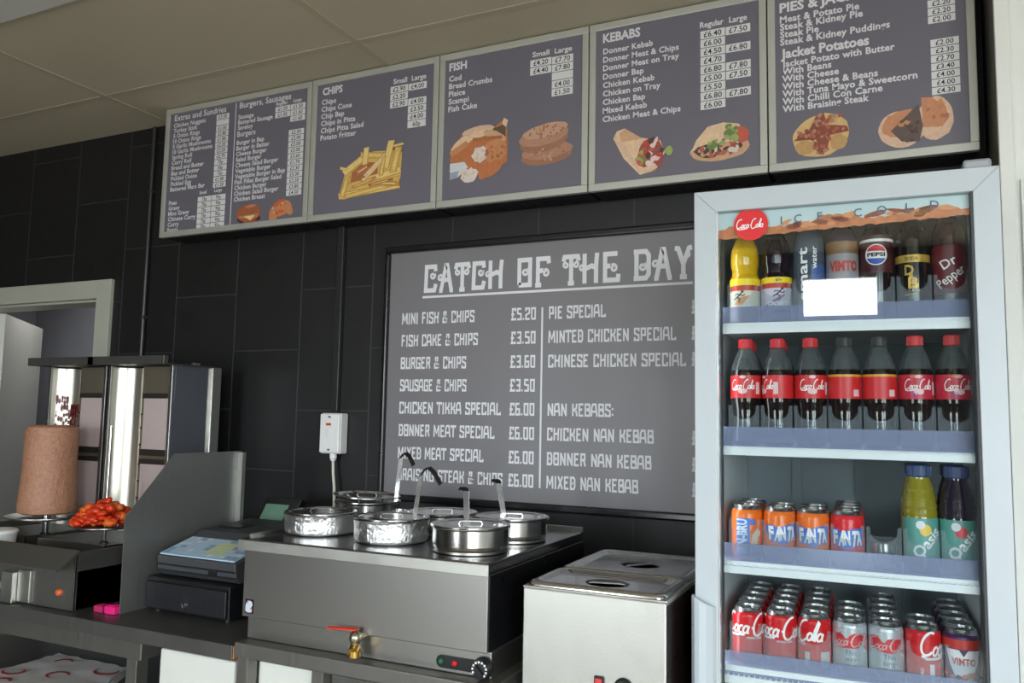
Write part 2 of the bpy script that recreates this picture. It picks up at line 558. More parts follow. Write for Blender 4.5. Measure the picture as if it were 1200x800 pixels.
def put_script(mb, r, z, h, width, m=0, a0=0, th=.085, rng=None, shear=.3):
    for st in script_word('cola'):
        vs, fs = ribbon([(p[0] + shear * p[1], p[1]) for p in st], th)
        kx = width / 3.4
        vs = [((x - 1.7) * kx, y * h) for x, y in vs]
        if r:
            wrap(mb, vs, fs, r, z, m, a0)
        else:
            mb.add([(x, 0, z + y) for x, y in vs], fs, m)

# ================================================================== SETTING
b = MB(); b.box(XL, XR, YF, 3.7, -.1, 0)
struct('floor', b, FLOOR)
b = MB(); b.box(XL, XR, YF, 2.57, ZC, ZC + .1, 0)
for y in (2.124, .924, -.276, -1.476):
    b.box(XL, XR, y - .014, y + .014, ZC - .0018, ZC + .01, 1)
for x in (-4.0, -2.8, -1.594, -.389, .811, 2.0):
    b.box(x - .014, x + .014, YF, 2.45, ZC - .0022, ZC + .01, 1)
struct('ceiling', b, [CEIL, SEAM])
b = MB(); b.box(-4.9, -1.0, .97, 1.547, ZC - .012, ZC - .0005)
struct('trim_1', b, WHITEPAINT)

DX0, DX1, DZ = -4.1, -3.18, 1.944
b = MB()
b.box(XL, DX0, YB, YB + .12, 0, ZC); b.box(DX1, XR, YB, YB + .12, 0, ZC); b.box(DX0, DX1, YB, YB + .12, DZ, ZC)
struct('wall_back', b, tile_mat())
# white-cased doorway into the store room
b = MB()
b.prism([(DX0 - .09, 0), (DX0, 0), (DX0, DZ), (DX1, DZ), (DX1, 0), (DX1 + .09, 0), (DX1 + .09, DZ + .083), (DX0 - .09, DZ + .083)], 'y', YB - .02, YB + .0, 0)
b.box(DX0, DX0 + .012, YB, YB + .13, 0, DZ); b.box(DX1 - .012, DX1, YB, YB + .13, 0, DZ); b.box(DX0, DX1, YB, YB + .13, DZ - .012, DZ)
casing = struct('door_1', b, CASING, bevel=.003)
# the door leaf, swung right back into the store room
b = MB()
d = Vector((-.58, .62, 0)).normalized(); nn = Vector((-d.y, d.x, 0)) * .038
p0 = Vector((-4.06, 2.60, .01)); p1 = p0 + d * .78
vs = [p0, p1, p1 + nn, p0 + nn]
b.add([tuple(v) for v in vs] + [(v.x, v.y, 1.93) for v in vs], [(0, 3, 2, 1), (4, 5, 6, 7), (0, 1, 5, 4), (1, 2, 6, 5), (2, 3, 7, 6), (3, 0, 4, 7)])
struct('door_2', b, WHITEPAINT, fix=True)
b = MB()
b.box(XL, -2.6, 3.6, 3.7, 0, 2.4); b.box(-2.7, -2.6, 2.57, 3.6, 0, 2.4); b.box(XL, XL + .1, 2.57, 3.6, 0, 2.4)
struct('wall_storeroom', b, GREYWALL)
b = MB(); b.box(XL, -2.6, 2.57, 3.7, 2.4, 2.5)
struct('ceiling_storeroom', b, WHITEPAINT)

b = MB(); b.box(XL - .1, XL, YF, YB + .12, 0, ZC)
struct('wall_left', b, DARKWALL)
# white wall end and return on the right of the fridge
b = MB(); b.box(.245, XR, 2.19, YB, 0, ZC, 0)
b.box(.285, XR, 2.178, 2.19, 0, 2.03, 0)
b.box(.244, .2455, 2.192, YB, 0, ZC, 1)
struct('wall_right', b, [CREAM, mat('shaded_return', S(92, 88, 80), .6, 0, .05, 6)])  # taupe stands for the shade on the left face of the wall end
b = MB(); b.box(.243, .272, 2.172, 2.19, 0, ZC)
struct('trim_2', b, CREAM, bevel=.002)

def holed_wall(opens, a0, a1, t0, t1, ax):
    """wall from a0 to a1 with rectangular openings (a, b, z0, z1); ax 'x' runs along X, 'y' along Y"""
    m = MB()
    def bx(p, q, z0, z1):
        if q - p > 1e-4 and z1 - z0 > 1e-4:
            m.box(p, q, t0, t1, z0, z1) if ax == 'x' else m.box(t0, t1, p, q, z0, z1)
    x = a0
    for p, q, z0, z1 in sorted(opens):
        bx(x, p, 0, ZC); bx(p, q, 0, z0); bx(p, q, z1, ZC)
        x = q
    bx(x, a1, 0, ZC)
    return m
struct('wall_front', holed_wall(FRONT_OPEN, XL, XR, YF - .12, YF, 'x'), DARKWALL)
struct('wall_side', holed_wall(RIGHT_OPEN, YF, YB, XR, XR + .12, 'y'), CREAM)
for i, (p, q, z0, z1) in enumerate(FRONT_OPEN):
    m = MB(); e = .035
    m.box(p, p + e, YF - .08, YF - .03, z0, z1); m.box(q - e, q, YF - .08, YF - .03, z0, z1)
    m.box(p, q, YF - .08, YF - .03, z0, z0 + e); m.box(p, q, YF - .08, YF - .03, z1 - e, z1)
    if z0 < 1:
        m.box(p, q, YF - .08, YF - .03, 1.9, 1.94)
    struct('window_%d' % (i + 1), m, WIN)
for i, (p, q, z0, z1) in enumerate(RIGHT_OPEN):
    m = MB(); e = .04
    m.box(XR + .03, XR + .08, p, p + e, z0, z1); m.box(XR + .03, XR + .08, q - e, q, z0, z1)
    m.box(XR + .03, XR + .08, p, q, z0, z0 + e); m.box(XR + .03, XR + .08, p, q, z1 - e, z1)
    struct('window_%d' % (i + 6), m, WIN)

# conduits on the black wall
b = MB(); b.tube([(-2.885, 2.437, 1.0), (-2.885, 2.437, ZC - .005)], .009, 12)
for z in (1.3, 1.85, 2.4):
    b.box(-2.899, -2.871, 2.43, 2.449, z - .008, z + .008)
solo('wall_conduit', b, mat('grey_metal_conduit', S(70, 71, 72), .35, .6), 'thin bare metal conduit running up the black wall beside the doorway', 'pipe', (-2.885, 2.437, 1.0))
b = MB(); b.box(-1.877, -1.847, 2.43, 2.449, 1.462, ZC - .005)
solo('wall_trunking', b, mat('black_trunking', S(40, 41, 43), .35), 'black cable trunking on the wall above the white switch', 'trunking', (-1.862, 2.44, 1.462), bevel=.003)

# fused switch and its flex
sw = thing('wall_switch', 'white fused switch box with small red light on the black wall', 'switch', (-1.853, 2.45, 1.31))
b = MB(); b.box(-1.898, -1.808, 2.405, 2.449, 1.31, 1.457); b.build('back_box', WHITEP, sw, bevel=.006, seg=3)
b = MB(); b.box(-1.896, -1.810, 2.397, 2.405, 1.314, 1.454); fp = b.build('face_plate', WHITEP, sw, bevel=.004, seg=3)
b = MB(); b.box(-1.866, -1.846, 2.393, 2.398, 1.412, 1.421); b.build('indicator_light', mat('amber_red_lens', S(205, 78, 48), .3), fp)
b = MB(); b.box(-1.864, -1.846, 2.391, 2.398, 1.37, 1.4); b.build('rocker', WHITEP, fp, bevel=.002)
b = MB(); b.box(-1.858, -1.848, 2.395, 2.398, 1.44, 1.446); b.box(-1.858, -1.848, 2.395, 2.398, 1.322, 1.328); b.build('screw', DARKSTEEL, fp)
b = MB(); b.lathe([(0, 0), (.009, 0), (.013, .012), (.013, .028), (0, .028)], (-1.848, 2.42, 1.284), 14); b.build('cable_gland', WHITEP, sw)
pts = [(-1.848, 2.42, 1.285), (-1.842, 2.416, 1.24), (-1.832, 2.412, 1.19), (-1.828, 2.41, 1.13), (-1.83, 2.41, 1.06), (-1.80, 2.40, .99), (-1.74, 2.38, .93), (-1.6, 2.36, .905)]
b = MB(); b.tube(pts, .0055, 8)
b.build('flex', mat('cream_flex', S(208, 206, 192), .45), sw)

# ================================================================== MENU BOARDS
ALU = mat('aluminium_frame', S(186, 188, 180), .42, .4, .05, 12)
PANEL = mat('slate_purple_panel', S(106, 104, 115), .42, 0, .03, 3)
LETTER = mat('pale_grey_print', S(214, 214, 218), .5, 0, .02)
CELL = mat('white_price_label', S(214, 215, 216), .5, 0, .02)
DIGIT = mat('black_print', S(30, 30, 34), .5)
YBD = 2.316
INK = {}
def ink(n):
    cols = dict(fry=(222, 180, 84), fry2=(236, 204, 118), fry3=(196, 142, 62), crust=(176, 104, 60), crust2=(204, 134, 84), batter=(196, 112, 62), flesh=(222, 206, 196),
                sauce=(206, 212, 214), olive=(96, 86, 60), crumb=(182, 130, 104), crumb2=(162, 110, 82), crumb3=(200, 152, 122), bread=(226, 190, 150), bread2=(208, 160, 120), meat=(160, 74, 62),
                meat2=(190, 92, 74), leaf=(110, 138, 70), leaf2=(150, 170, 92), tomato=(206, 86, 62), onion=(228, 196, 190), dark=(84, 62, 50), bean=(182, 92, 62), bean2=(150, 70, 50),
                potato=(214, 174, 110), potato2=(196, 150, 86), pie=(204, 132, 92), pie2=(184, 106, 70), gravy=(98, 80, 74), pastry=(216, 178, 148), bun=(170, 92, 56), bun2=(196, 126, 84),
                patty=(66, 46, 36), cheese=(234, 206, 128), nugget=(222, 122, 70), nugget2=(200, 94, 52), red=(196, 60, 50), steel=(150, 160, 176))
    if n not in INK:
        c_ = cols[n]; g_ = sum(c_) / 3
        INK[n] = mat('ink_' + n, S(*[q * .86 + g_ * .14 for q in c_]), .5, 0, .22, 90)
    return INK[n]
def blob(cx, cz, rx, rz, rot=0, j=.08, n=22, seed=0):
    r = random.Random(seed * 7919 + int(cx * 1000) + int(cz * 3333))
    k = [1 + r.uniform(-j, j) for _ in range(n)]
    c, s = math.cos(rot), math.sin(rot)
    return [(cx + (rx * k[i] * math.cos(2 * PI * i / n)) * c - (rz * k[i] * math.sin(2 * PI * i / n)) * s,
             cz + (rx * k[i] * math.cos(2 * PI * i / n)) * s + (rz * k[i] * math.sin(2 * PI * i / n)) * c) for i in range(n)]
def slab(x0, z0, x1, z1, wd):
    a, c = Vector((x0, z0)), Vector((x1, z1)); d = (c - a).normalized(); n = Vector((-d.y, d.x)) * wd / 2
    return [tuple(a - n), tuple(a + n - d * wd * .2), tuple(c + n), tuple(c - n + d * wd * .2)][::-1]
def picture(root, shapes, name='food_picture'):
    m = MB(); names = []
    for i, (pts, col) in enumerate(shapes):
        if col not in names: names.append(col)
        ar = sum(pts[k - 1][0] * pts[k][1] - pts[k][0] * pts[k - 1][1] for k in range(len(pts)))
        if ar < 0: pts = pts[::-1]
        y = YBD - .0012 - .00006 * i
        m.poly([(x, y, z) for x, z in pts], names.index(col))
    return m.build(name, [ink(c) for c in names], root)
def scatter(shapes, cx, cz, rx, rz, cols, n, size, seed, asp=1.):
    r = random.Random(seed)
    for i in range(n):
        a, q = r.uniform(0, 2 * PI), math.sqrt(r.random())
        shapes.append((blob(cx + rx * q * math.cos(a), cz + rz * q * math.sin(a), size * r.uniform(.7, 1.3) * asp, size * r.uniform(.7, 1.3), r.uniform(0, 3), .2, 9, i), r.choice(cols)))

def board(x0, x1, label, z0=2.151, z1=2.686):
    t = thing('menu_board', label, 'menu board', ((x0 + x1) / 2, YB, z0), group='menu boards along the ceiling')
    g = .0018; x0 += g; x1 -= g; fw = .023
    m = MB(); m.box(x0 + .004, x1 - .004, YBD + .012, YB - .002, z0 + .004, z1 - .002)
    m.build('back_case', BLACKM, t)
    m = MB(); y0, y1 = YBD - .006, YBD + .014
    for a, bb, c, d in ((x0, x1, z0, z0 + fw), (x0, x1, z1 - fw, z1)):
        m.prism([(a, c), (bb, c), (bb - (fw if c > z0 + .1 else 0), d if c > z0 + .1 else d), (a, d)][:0] or [(a, c), (bb, c), (bb, d), (a, d)], 'y', y0, y1)
    m.box(x0, x0 + fw * .9, y0, y1, z0 + fw, z1 - fw); m.box(x1 - fw * .9, x1, y0, y1, z0 + fw, z1 - fw)
    m.build('frame', ALU, t, bevel=.002)
    m = MB(); m.box(x0 + fw * .85, x1 - fw * .85, YBD, YBD + .006, z0 + fw * .95, z1 - fw * .95)
    m.build('panel', PANEL, t)
    return t
class Print:
    """lettering and price labels of one menu board"""
    def __init__(s, root):
        s.root, s.t, s.c, s.d = root, MB(), None, None
    def w(s, txt, x, z, h=.018, width=None, bold=.024, al='l'):
        m = MB(); put_text(m, txt, lambda a, q: (x + a, YBD - .0008, z + q), h, width, bold=bold, align=al)
        m.build('heading', LETTER, s.root)
    def lines(s, ls, x, z0, dz, h=.0175, bold=.026):
        for i, l in enumerate(ls):
            m = MB(); put_text(m, l, lambda a, q: (x + a, YBD - .0008, z0 - dz * i + q), h, None, bold=bold, spacing=1.04)
            m.build('item_line', LETTER, s.root)
    def price(s, txt, x0, x1, zt, dz):
        g = .0012
        s.c.poly([(x0 + g, YBD - .0008, zt - dz + g), (x1 - g, YBD - .0008, zt - dz + g), (x1 - g, YBD - .0008, zt - g), (x0 + g, YBD - .0008, zt - g)])
        if txt.strip():
            h = min(dz * .6, .0165)
            put_text(s.d, txt, lambda a, q: ((x0 + x1) / 2 + a, YBD - .0013, zt - dz / 2 - h / 2 + q), h, min((x1 - x0) * .8, h * 3.2 * len(txt) / 5), bold=.012, align='c')
    def col(s, ps, x0, x1, zt, dz):
        for i, p in enumerate(ps):
            if p is None: continue
            s.c, s.d = MB(), MB(); s.price(p, x0, x1, zt - dz * i, dz)
            c = s.c.build('price_label', CELL, s.root)
            if s.d.v: s.d.build('price_lettering', DIGIT, c)
    def done(s):
        if s.t.v: s.t.build('divider_line', LETTER, s.root)
P_ = '\u00a3'
def pp(*a): return [None if x is None else (P_ + x if x and x[-1] != 'p' else x) for x in a]

# --- extras, sundries, burgers
t = board(-2.677, -1.925, 'widest menu board headed Extras and Sundries, with small burger and chicken pictures')
p = Print(t)
p.w('Extras and Sundries', -2.631, 2.633, .0235, .279, .016)
p.lines(['Chicken Nuggets', 'Turkey Stick', '5 Onion Rings', '10 Onion Rings', '5 Garlic Mushrooms', '10 Garlic Mushrooms', 'Spring Roll', 'Curry Roll', 'Bread and Butter', 'Bap and Butter', 'Pickled Onion', 'Pickled Egg', 'Battered Mars Bar'], -2.633, 2.606, .02225, .0165)
p.col(pp('3.50', '', '1.50', '2.80', '1.80', '2.20', '2.50', '2.70', '75p', '30p', '75p', '1.00', '1.20'), -2.402, -2.334, 2.627, .02293)
p.w('Small', -2.471, 2.3115, .0125); p.w('Large', -2.393, 2.3125, .0125)
p.lines(['Peas', 'Gravy', 'Mint Gravy', 'Chinese Curry', 'Curry', 'Beans'], -2.636, 2.283, .0222, .0165)
p.col(['75p'] * 6, -2.4795, -2.406, 2.302, .0222); p.col(['95p'] * 6, -2.406, -2.331, 2.302, .0222)
p.t.box(-2.3035, -2.3005, YBD - .0008, YBD, 2.175, 2.660)
p.w('Burgers, Sausages', -2.283, 2.635, .0235, .255, .016)
p.w('Regular', -2.099, 2.6185, .0125); p.w('Large', -2.017, 2.6195, .0125)
p.lines(['Sausage', 'Battered Sausage', 'Saveloy'], -2.287, 2.592, .0216, .0165)
p.w('Burgers', -2.288, 2.521, .0205, None, .016)
p.lines(['Burger in Bap', 'Burger in Batter', 'Cheese Burger', 'Salad Burger', 'Cheese Salad Burger', 'Vegetable Burger', 'Vegetable Burger in Bap', 'Fish Fillet Burger Salad', 'Chicken Burger', 'Chicken Salad Burger', 'Chicken Breast'], -2.289, 2.489, .02253, .0165)
p.col(pp('1.20', '1.30'), -2.103, -2.029, 2.614, .0232); p.col(pp('1.50', '1.60', '1.60'), -2.029, -1.957, 2.613, .0232)
p.col(pp('2.50', '2.00', '3.00', '3.00', '3.60', '1.70', '2.30', '5.00', '2.50', '3.80', '4.50'), -2.033, -1.959, 2.514, .0232)
p.done()
sh = [(blob(-2.21, 2.19, .058, .019, 0, .06, 22, 1), 'patty'), (blob(-2.21, 2.213, .062, .034, 0, .03, 26, 2), 'bun'), ([(-2.262, 2.203), (-2.158, 2.207), (-2.166, 2.192), (-2.2, 2.188), (-2.256, 2.194)], 'bun2'),
      ([(-2.235, 2.2), (-2.178, 2.202), (-2.198, 2.182)], 'cheese'), (blob(-2.2, 2.238, .03, .006, .1, .1, 14, 3), 'bun2'), (blob(-2.2, 2.177, .035, .006, 0, .1, 14, 3), 'bun')]
picture(t, sh)
sh = [(blob(-2.085, 2.2, .024, .034, -.35, .1, 18, 4), 'nugget'), (blob(-2.055, 2.228, .034, .022, .2, .1, 18, 5), 'nugget2'), (blob(-2.048, 2.213, .03, .026, .6, .12, 18, 6), 'nugget'), (blob(-2.018, 2.216, .017, .034, .5, .1, 18, 7), 'crust2'), (blob(-2.09, 2.185, .014, .016, 0, .1, 14, 8), 'crust2')]
scatter(sh, -2.055, 2.215, .04, .02, ['nugget2', 'crust2', 'bread2'], 16, .006, 3)
picture(t, sh)

# --- chips
t = board(-1.925, -1.3805, 'menu board headed CHIPS, with a picture of golden chips')
p = Print(t)
p.w('CHIPS', -1.880, 2.6245, .026, .090, .035)
p.lines(['Chips', 'Chips Cone', 'Chip Bap', 'Chips in Pitta', 'Chips Pitta Salad', 'Potato Fritter'], -1.882, 2.588, .027, .0185)
p.w('Small', -1.570, 2.617, .0175, .057); p.w('Large', -1.494, 2.617, .0175, .059)
p.col(pp('2.90', '2.20', '2.90'), -1.582, -1.507, 2.609, .027); p.col(pp('4.00', None, '4.00', '3.50', '4.00', '60p'), -1.507, -1.431, 2.608, .027)
p.done()
X0, X1, Z0, Z1 = -1.795, -1.519, 2.222, 2.413
def cz(u, v): return (X0 + (X1 - X0) * u, Z0 + (Z1 - Z0) * v)
sh = [([cz(.02, .02), cz(.3, .09), cz(.92, .1), cz(.97, .3), cz(.98, .75), cz(.9, .8), cz(.55, .84), cz(.38, .8), cz(.12, .58), cz(.1, .44)], 'fry'), ([cz(.2, .28), cz(.22, .5), cz(.4, .66), cz(.62, .62), cz(.62, .3), cz(.5, .26)], 'crust')]
for q in ((.03, .06, .95, .14, .022, 'fry2'), (.08, .03, .9, .18, .016, 'fry'), (.2, .24, .96, .36, .02, 'fry'), (.4, .30, .96, .42, .022, 'fry2'), (.24, .2, .6, .34, .012, 'crust2'), (.1, .5, .46, .8, .024, 'fry2'), (.36, .8, .78, .72, .02, 'fry'),
          (.42, .62, .44, .92, .022, 'fry2'), (.6, .58, .78, .8, .018, 'fry3'), (.44, .38, .78, .78, .022, 'bread'), (.74, .5, .82, .98, .026, 'fry2'), (.86, .4, .93, .84, .026, 'fry'), (.08, .04, .16, .42, .02, 'fry'),
          (.04, .60, .14, .56, .010, 'fry2'), (.86, .88, 1.0, .90, .008, 'fry2'), (.62, .22, .96, .16, .015, 'fry3'), (.3, .46, .5, .58, .018, 'meat2'), (.68, .36, .72, .7, .016, 'fry'), (.5, .2, .86, .26, .01, 'crust')):
    sh.append((slab(*cz(q[0], q[1]), *cz(q[2], q[3]), q[4] * 1.12), 'fry3')); sh.append((slab(*cz(q[0], q[1]), *cz(q[2], q[3]), q[4] * .86), q[5])); sh.append((slab(*cz(q[0] * .9 + q[2] * .1, q[1] * .9 + q[3] * .1), *cz(q[0] * .2 + q[2] * .8, q[1] * .2 + q[3] * .8), q[4] * .3), 'fry2'))
picture(t, sh)

# --- fish
t = board(-1.3805, -.8375, 'menu board headed FISH, with pictures of battered fish and stacked fishcakes')
p = Print(t)
p.w('FISH', -1.344, 2.6255, .026, .068, .035)
p.lines(['Cod', 'Bread Crumbs', 'Plaice', 'Scampi', 'Fish Cake'], -1.3435, 2.588, .0267, .0185)
p.w('Small', -1.034, 2.6195, .0165, .06); p.w('Large', -.956, 2.6185, .0165, .06)
p.col(pp('4.20', '4.40'), -1.042, -.9655, 2.611, .0268); p.col(pp('7.70', '7.80', '', '4.00', '1.50'), -.9655, -.891, 2.609, .0268)
p.done()
X0, X1, Z0, Z1 = -1.331, -1.117, 2.228, 2.427
sh = [([cz(0, .3), cz(0, .62), cz(.2, .82), cz(.45, .9), cz(.75, .88), cz(.88, .96), cz(.92, 1), cz(.97, .98), cz(1, .6), cz(1, .28), cz(.62, .04), cz(.5, .1)], 'batter'),
      ([cz(.7, .86), cz(.9, .9), cz(.96, .97), cz(.96, .66), cz(.8, .72)], 'olive'), ([cz(.9, .92), cz(.93, 1.02), cz(1, .97), cz(.97, .86)], 'bread'), (blob(*cz(.24, .72), .055, .017, .55, .05, 22, 11), 'bread'), (blob(*cz(.48, .87), .06, .015, .08, .05, 22, 12), 'pastry'), (blob(*cz(.5, .8), .05, .012, .2, .05, 22, 14), 'bread'), (blob(*cz(.78, .74), .045, .015, -.45, .05, 22, 13), 'bread2'),
      (slab(*cz(.02, .52), *cz(.3, .68), .02), 'crust2'), (slab(*cz(.4, .72), *cz(.9, .7), .012), 'crust'), ([cz(0, .08), cz(0, .36), cz(.26, .36), cz(.32, .26), cz(.14, .1)], 'sauce'), ([cz(0, .08), cz(0, .2), cz(.16, .22), cz(.14, .1)], 'steel'),
      (blob(*cz(.78, .48), .045, .038, .2, .06, 20, 3), 'crust2'), (blob(*cz(.53, .45), .03, .028, 0, .16, 20, 4), 'flesh'), (blob(*cz(.35, .12), .034, .024, .2, .16, 20, 5), 'flesh'), (blob(*cz(.72, .18), .05, .022, .5, .08, 20, 6), 'batter')]
scatter(sh, *cz(.53, .45), .02, .018, ['bread', 'sauce'], 10, .006, 5); scatter(sh, *cz(.8, .5), .04, .03, ['crust', 'crust2', 'batter'], 16, .006, 6); scatter(sh, *cz(.35, .12), .024, .014, ['bread', 'sauce'], 8, .006, 7)
picture(t, sh)
sh = [(blob(-.98, 2.285, .088, .03, .05, .02, 26, 1), 'crumb2'), (blob(-.978, 2.30, .088, .026, .05, .03, 26, 2), 'crumb'), (blob(-.99, 2.332, .084, .034, .1, .02, 26, 3), 'crumb2'), (blob(-.99, 2.350, .086, .03, .1, .02, 26, 4), 'crumb'), (blob(-.985, 2.368, .078, .022, .12, .03, 26, 5), 'crumb3')]
scatter(sh, -.985, 2.362, .065, .022, ['crumb2', 'crumb3', 'crust'], 34, .004, 8); scatter(sh, -.98, 2.29, .07, .022, ['crumb2', 'crumb3', 'crust2'], 30, .004, 9)
picture(t, sh)

# --- kebabs
t = board(-.8375, -.300, 'menu board headed KEBABS, with pictures of a wrap and a stuffed pitta')
p = Print(t)
p.w('KEBABS', -.793, 2.6235, .027, .120, .035)
p.lines(['Donner Kebab', 'Donner Meat & Chips', 'Donner Meat on Tray', 'Donner Bap', 'Chicken Kebab', 'Chicken on Tray', 'Chicken Bap', 'Mixed Kebab', 'Chicken Meat & Chips'], -.792, 2.586, .0273, .0175)
p.w('Regular', -.491, 2.6125, .017, .069); p.w('Large', -.406, 2.6125, .017, .051)
p.col(pp('6.40', '6.00', '4.50', '4.70', '6.80', '5.00', '5.50', '6.80', '6.00'), -.491, -.417, 2.603, .027)
p.col(pp('7.50', None, '6.80', None, '7.80', '7.50', None, '7.80'), -.417, -.345, 2.602, .027)
p.done()
X0, X1, Z0, Z1 = -.757, -.574, 2.187, 2.338
sh = [([cz(0, .82), cz(.06, .96), cz(.2, 1), cz(.48, .76), cz(.8, .66), cz(.88, .4), cz(.72, .06), cz(.46, 0), cz(.18, .38)], 'bread'), ([cz(.1, .9), cz(.2, 1), cz(.5, .74), cz(.14, .72)], 'bread2'), ([cz(0, .8), cz(.12, .6), cz(.46, .03), cz(.38, .3), cz(.2, .66)], 'pastry'),
      (blob(*cz(.64, .38), .042, .048, 0, .1, 22, 1), 'meat')]
scatter(sh, *cz(.66, .4), .03, .042, ['meat', 'meat2', 'dark', 'red', 'onion'], 30, .007, 1, 1.6); scatter(sh, *cz(.46, .36), .014, .024, ['leaf', 'leaf2', 'tomato'], 9, .008, 2); sh.append((blob(*cz(.95, .42), .012, .014, 0, .1, 12, 3), 'leaf2')); sh.append((blob(*cz(.6, .1), .03, .008, .1, .1, 12, 3), 'bread'))
picture(t, sh)
X0, X1, Z0, Z1 = -.520, -.351, 2.200, 2.315
sh = [(blob(*cz(.5, .32), .086, .034, .03, .03, 26, 2), 'bread2'), ([cz(.02, .34), cz(.1, .62), cz(.3, .94), cz(.56, 1), cz(.82, .92), cz(.98, .6), cz(.9, .5), cz(.5, .46)], 'bread'), (blob(*cz(.3, .3), .04, .02, -.1, .1, 18, 3), 'dark'), (blob(*cz(.86, .62), .022, .026, 0, .1, 18, 4), 'tomato')]
scatter(sh, *cz(.5, .32), .06, .018, ['meat', 'meat2', 'dark', 'leaf', 'onion', 'bread2'], 40, .006, 3, 1.4); scatter(sh, *cz(.68, .66), .022, .024, ['leaf', 'leaf2'], 16, .008, 4)
scatter(sh, *cz(.48, .5), .03, .008, ['leaf', 'leaf2'], 9, .006, 5); scatter(sh, *cz(.72, .32), .016, .01, ['onion', 'flesh'], 5, .008, 6)
picture(t, sh)

# --- pies and jackets
t = board(-.300, .219, 'menu board headed PIES & JACKETS, above the drinks fridge')
p = Print(t)
p.w('PIES & JACKETS', -.265, 2.614, .026, .262, .035)
p.lines(['Meat & Potato Pie', 'Steak & Kidney Pie', 'Steak Pie', 'Steak & Kidney Puddings'], -.2645, 2.583, .0222, .0185, .03)
p.w('Jacket Potatoes', -.263, 2.478, .026, .229, .035)
p.lines(['Jacket Potato with Butter', 'With Beans', 'With Cheese', 'With Cheese & Beans', 'With Tuna Mayo & Sweetcorn', 'With Chilli Con Carne', 'With Braising Steak'], -.2605, 2.452, .0219, .018, .03)
p.col(pp('2.20', '2.20', '2.20', '2.00'), .108, .174, 2.594, .0222)
p.col(pp('2.00', '2.30', '2.70', '3.40', '4.00', '4.00', '4.30'), .112, .180, 2.463, .0218)
p.done()
X0, X1, Z0, Z1 = -.236, -.086, 2.180, 2.307
sh = [(blob(*cz(.5, .48), .074, .06, .25, .03, 26, 1), 'potato'), ([cz(.02, .42), cz(.3, .62), cz(.42, .92), cz(.56, .96), cz(.62, .7), cz(.95, .62), cz(.98, .5), cz(.66, .46), cz(.6, .1), cz(.46, .06), cz(.42, .4)], 'bean2'), (blob(*cz(.8, .3), .022, .022, 0, .1, 14, 2), 'potato2'), (blob(*cz(.22, .24), .024, .022, 0, .1, 14, 3), 'potato2')]
scatter(sh, *cz(.5, .5), .024, .056, ['bean', 'bean2', 'crumb'], 40, .0055, 5); scatter(sh, *cz(.5, .55), .066, .014, ['bean', 'bean2', 'crumb'], 34, .0055, 6); scatter(sh, *cz(.76, .82), .02, .014, ['bean', 'crumb'], 9, .0055, 7)
picture(t, sh)
X0, X1, Z0, Z1 = -.009, .151, 2.181, 2.312
sh = [(blob(*cz(.3, .38), .056, .05, 0, .03, 24, 1), 'pastry'), (blob(*cz(.32, .5), .052, .034, .25, .04, 24, 2), 'pie'), (blob(*cz(.8, .52), .042, .058, 0, .04, 24, 3), 'pastry'), ([cz(.6, .98), cz(.75, .96), cz(.95, .74), cz(1, .5), cz(.9, .34), cz(.62, .36)], 'pie'), ([cz(.14, .36), cz(.56, .86), cz(.62, .4), cz(.56, .08), cz(.3, .12)], 'gravy')]
scatter(sh, *cz(.82, .62), .024, .034, ['pie2', 'crust2'], 14, .006, 1); scatter(sh, *cz(.25, .56), .03, .014, ['pie2', 'crust2'], 9, .006, 2); scatter(sh, *cz(.42, .36), .026, .034, ['gravy', 'dark'], 20, .005, 3)
picture(t, sh)

# ================================================================== CHALKBOARD
CB = mat('grey_chalkboard', S(121, 119, 123), .42, 0, .10, 2.2)
CHALK = mat('chalk_white_lettering', S(222, 224, 228), .6, 0, .04, 60)
cb = thing('chalkboard', 'large grey specials board in a black frame, headed CATCH OF THE DAY', 'chalkboard', (-1.014, YB, 1.156))
m = MB(); m.box(-1.64, -.392, 2.431, 2.447, 1.172, 2.044); m.build('board', CB, cb)
m = MB(); fx0, fx1, fz0, fz1, e = -1.651, -.378, 1.156, 2.058, .024
m.box(fx0, fx1, 2.415, 2.448, fz0, fz0 + e); m.box(fx0, fx1, 2.415, 2.448, fz1 - e, fz1)
m.box(fx0, fx0 + e * .8, 2.415, 2.448, fz0 + e, fz1 - e); m.box(fx1 - e * .8, fx1, 2.415, 2.448, fz0 + e, fz1 - e)
m.build('frame', mat('black_gloss_frame', S(24, 24, 27), .25, 0, .1, 20), cb, bevel=.006, seg=3)
m = MB(); m.box(fx0 - .007, fx0 + .0005, 2.43, 2.449, fz0 + .01, fz1 - .02); m.build('edge_strip', mat('bare_wood_edge', S(96, 56, 32), .55, 0, .3, 40), cb)
m = MB(); to = lambda x, z: (lambda a, q: (x + a, 2.4305, z + q))
stroke_text(m, 'CATCH OF THE DAY', to(-1.492, 1.886), .098, .952, font=TITLE, th=.16, gap=.10, thin=.085)
m.box(-1.495, -.540, 2.4303, 2.431, 1.866, 1.874)
m.build('title', CHALK, cb)
m = MB(); m.box(-1.0375, -1.0315, 2.4303, 2.431, 1.228, 1.815)
m.build('divider_line', CHALK, cb); m = MB()
rows = [1.776, 1.697, 1.6175, 1.539, 1.4605, 1.382, 1.3035, 1.229]
H = .040
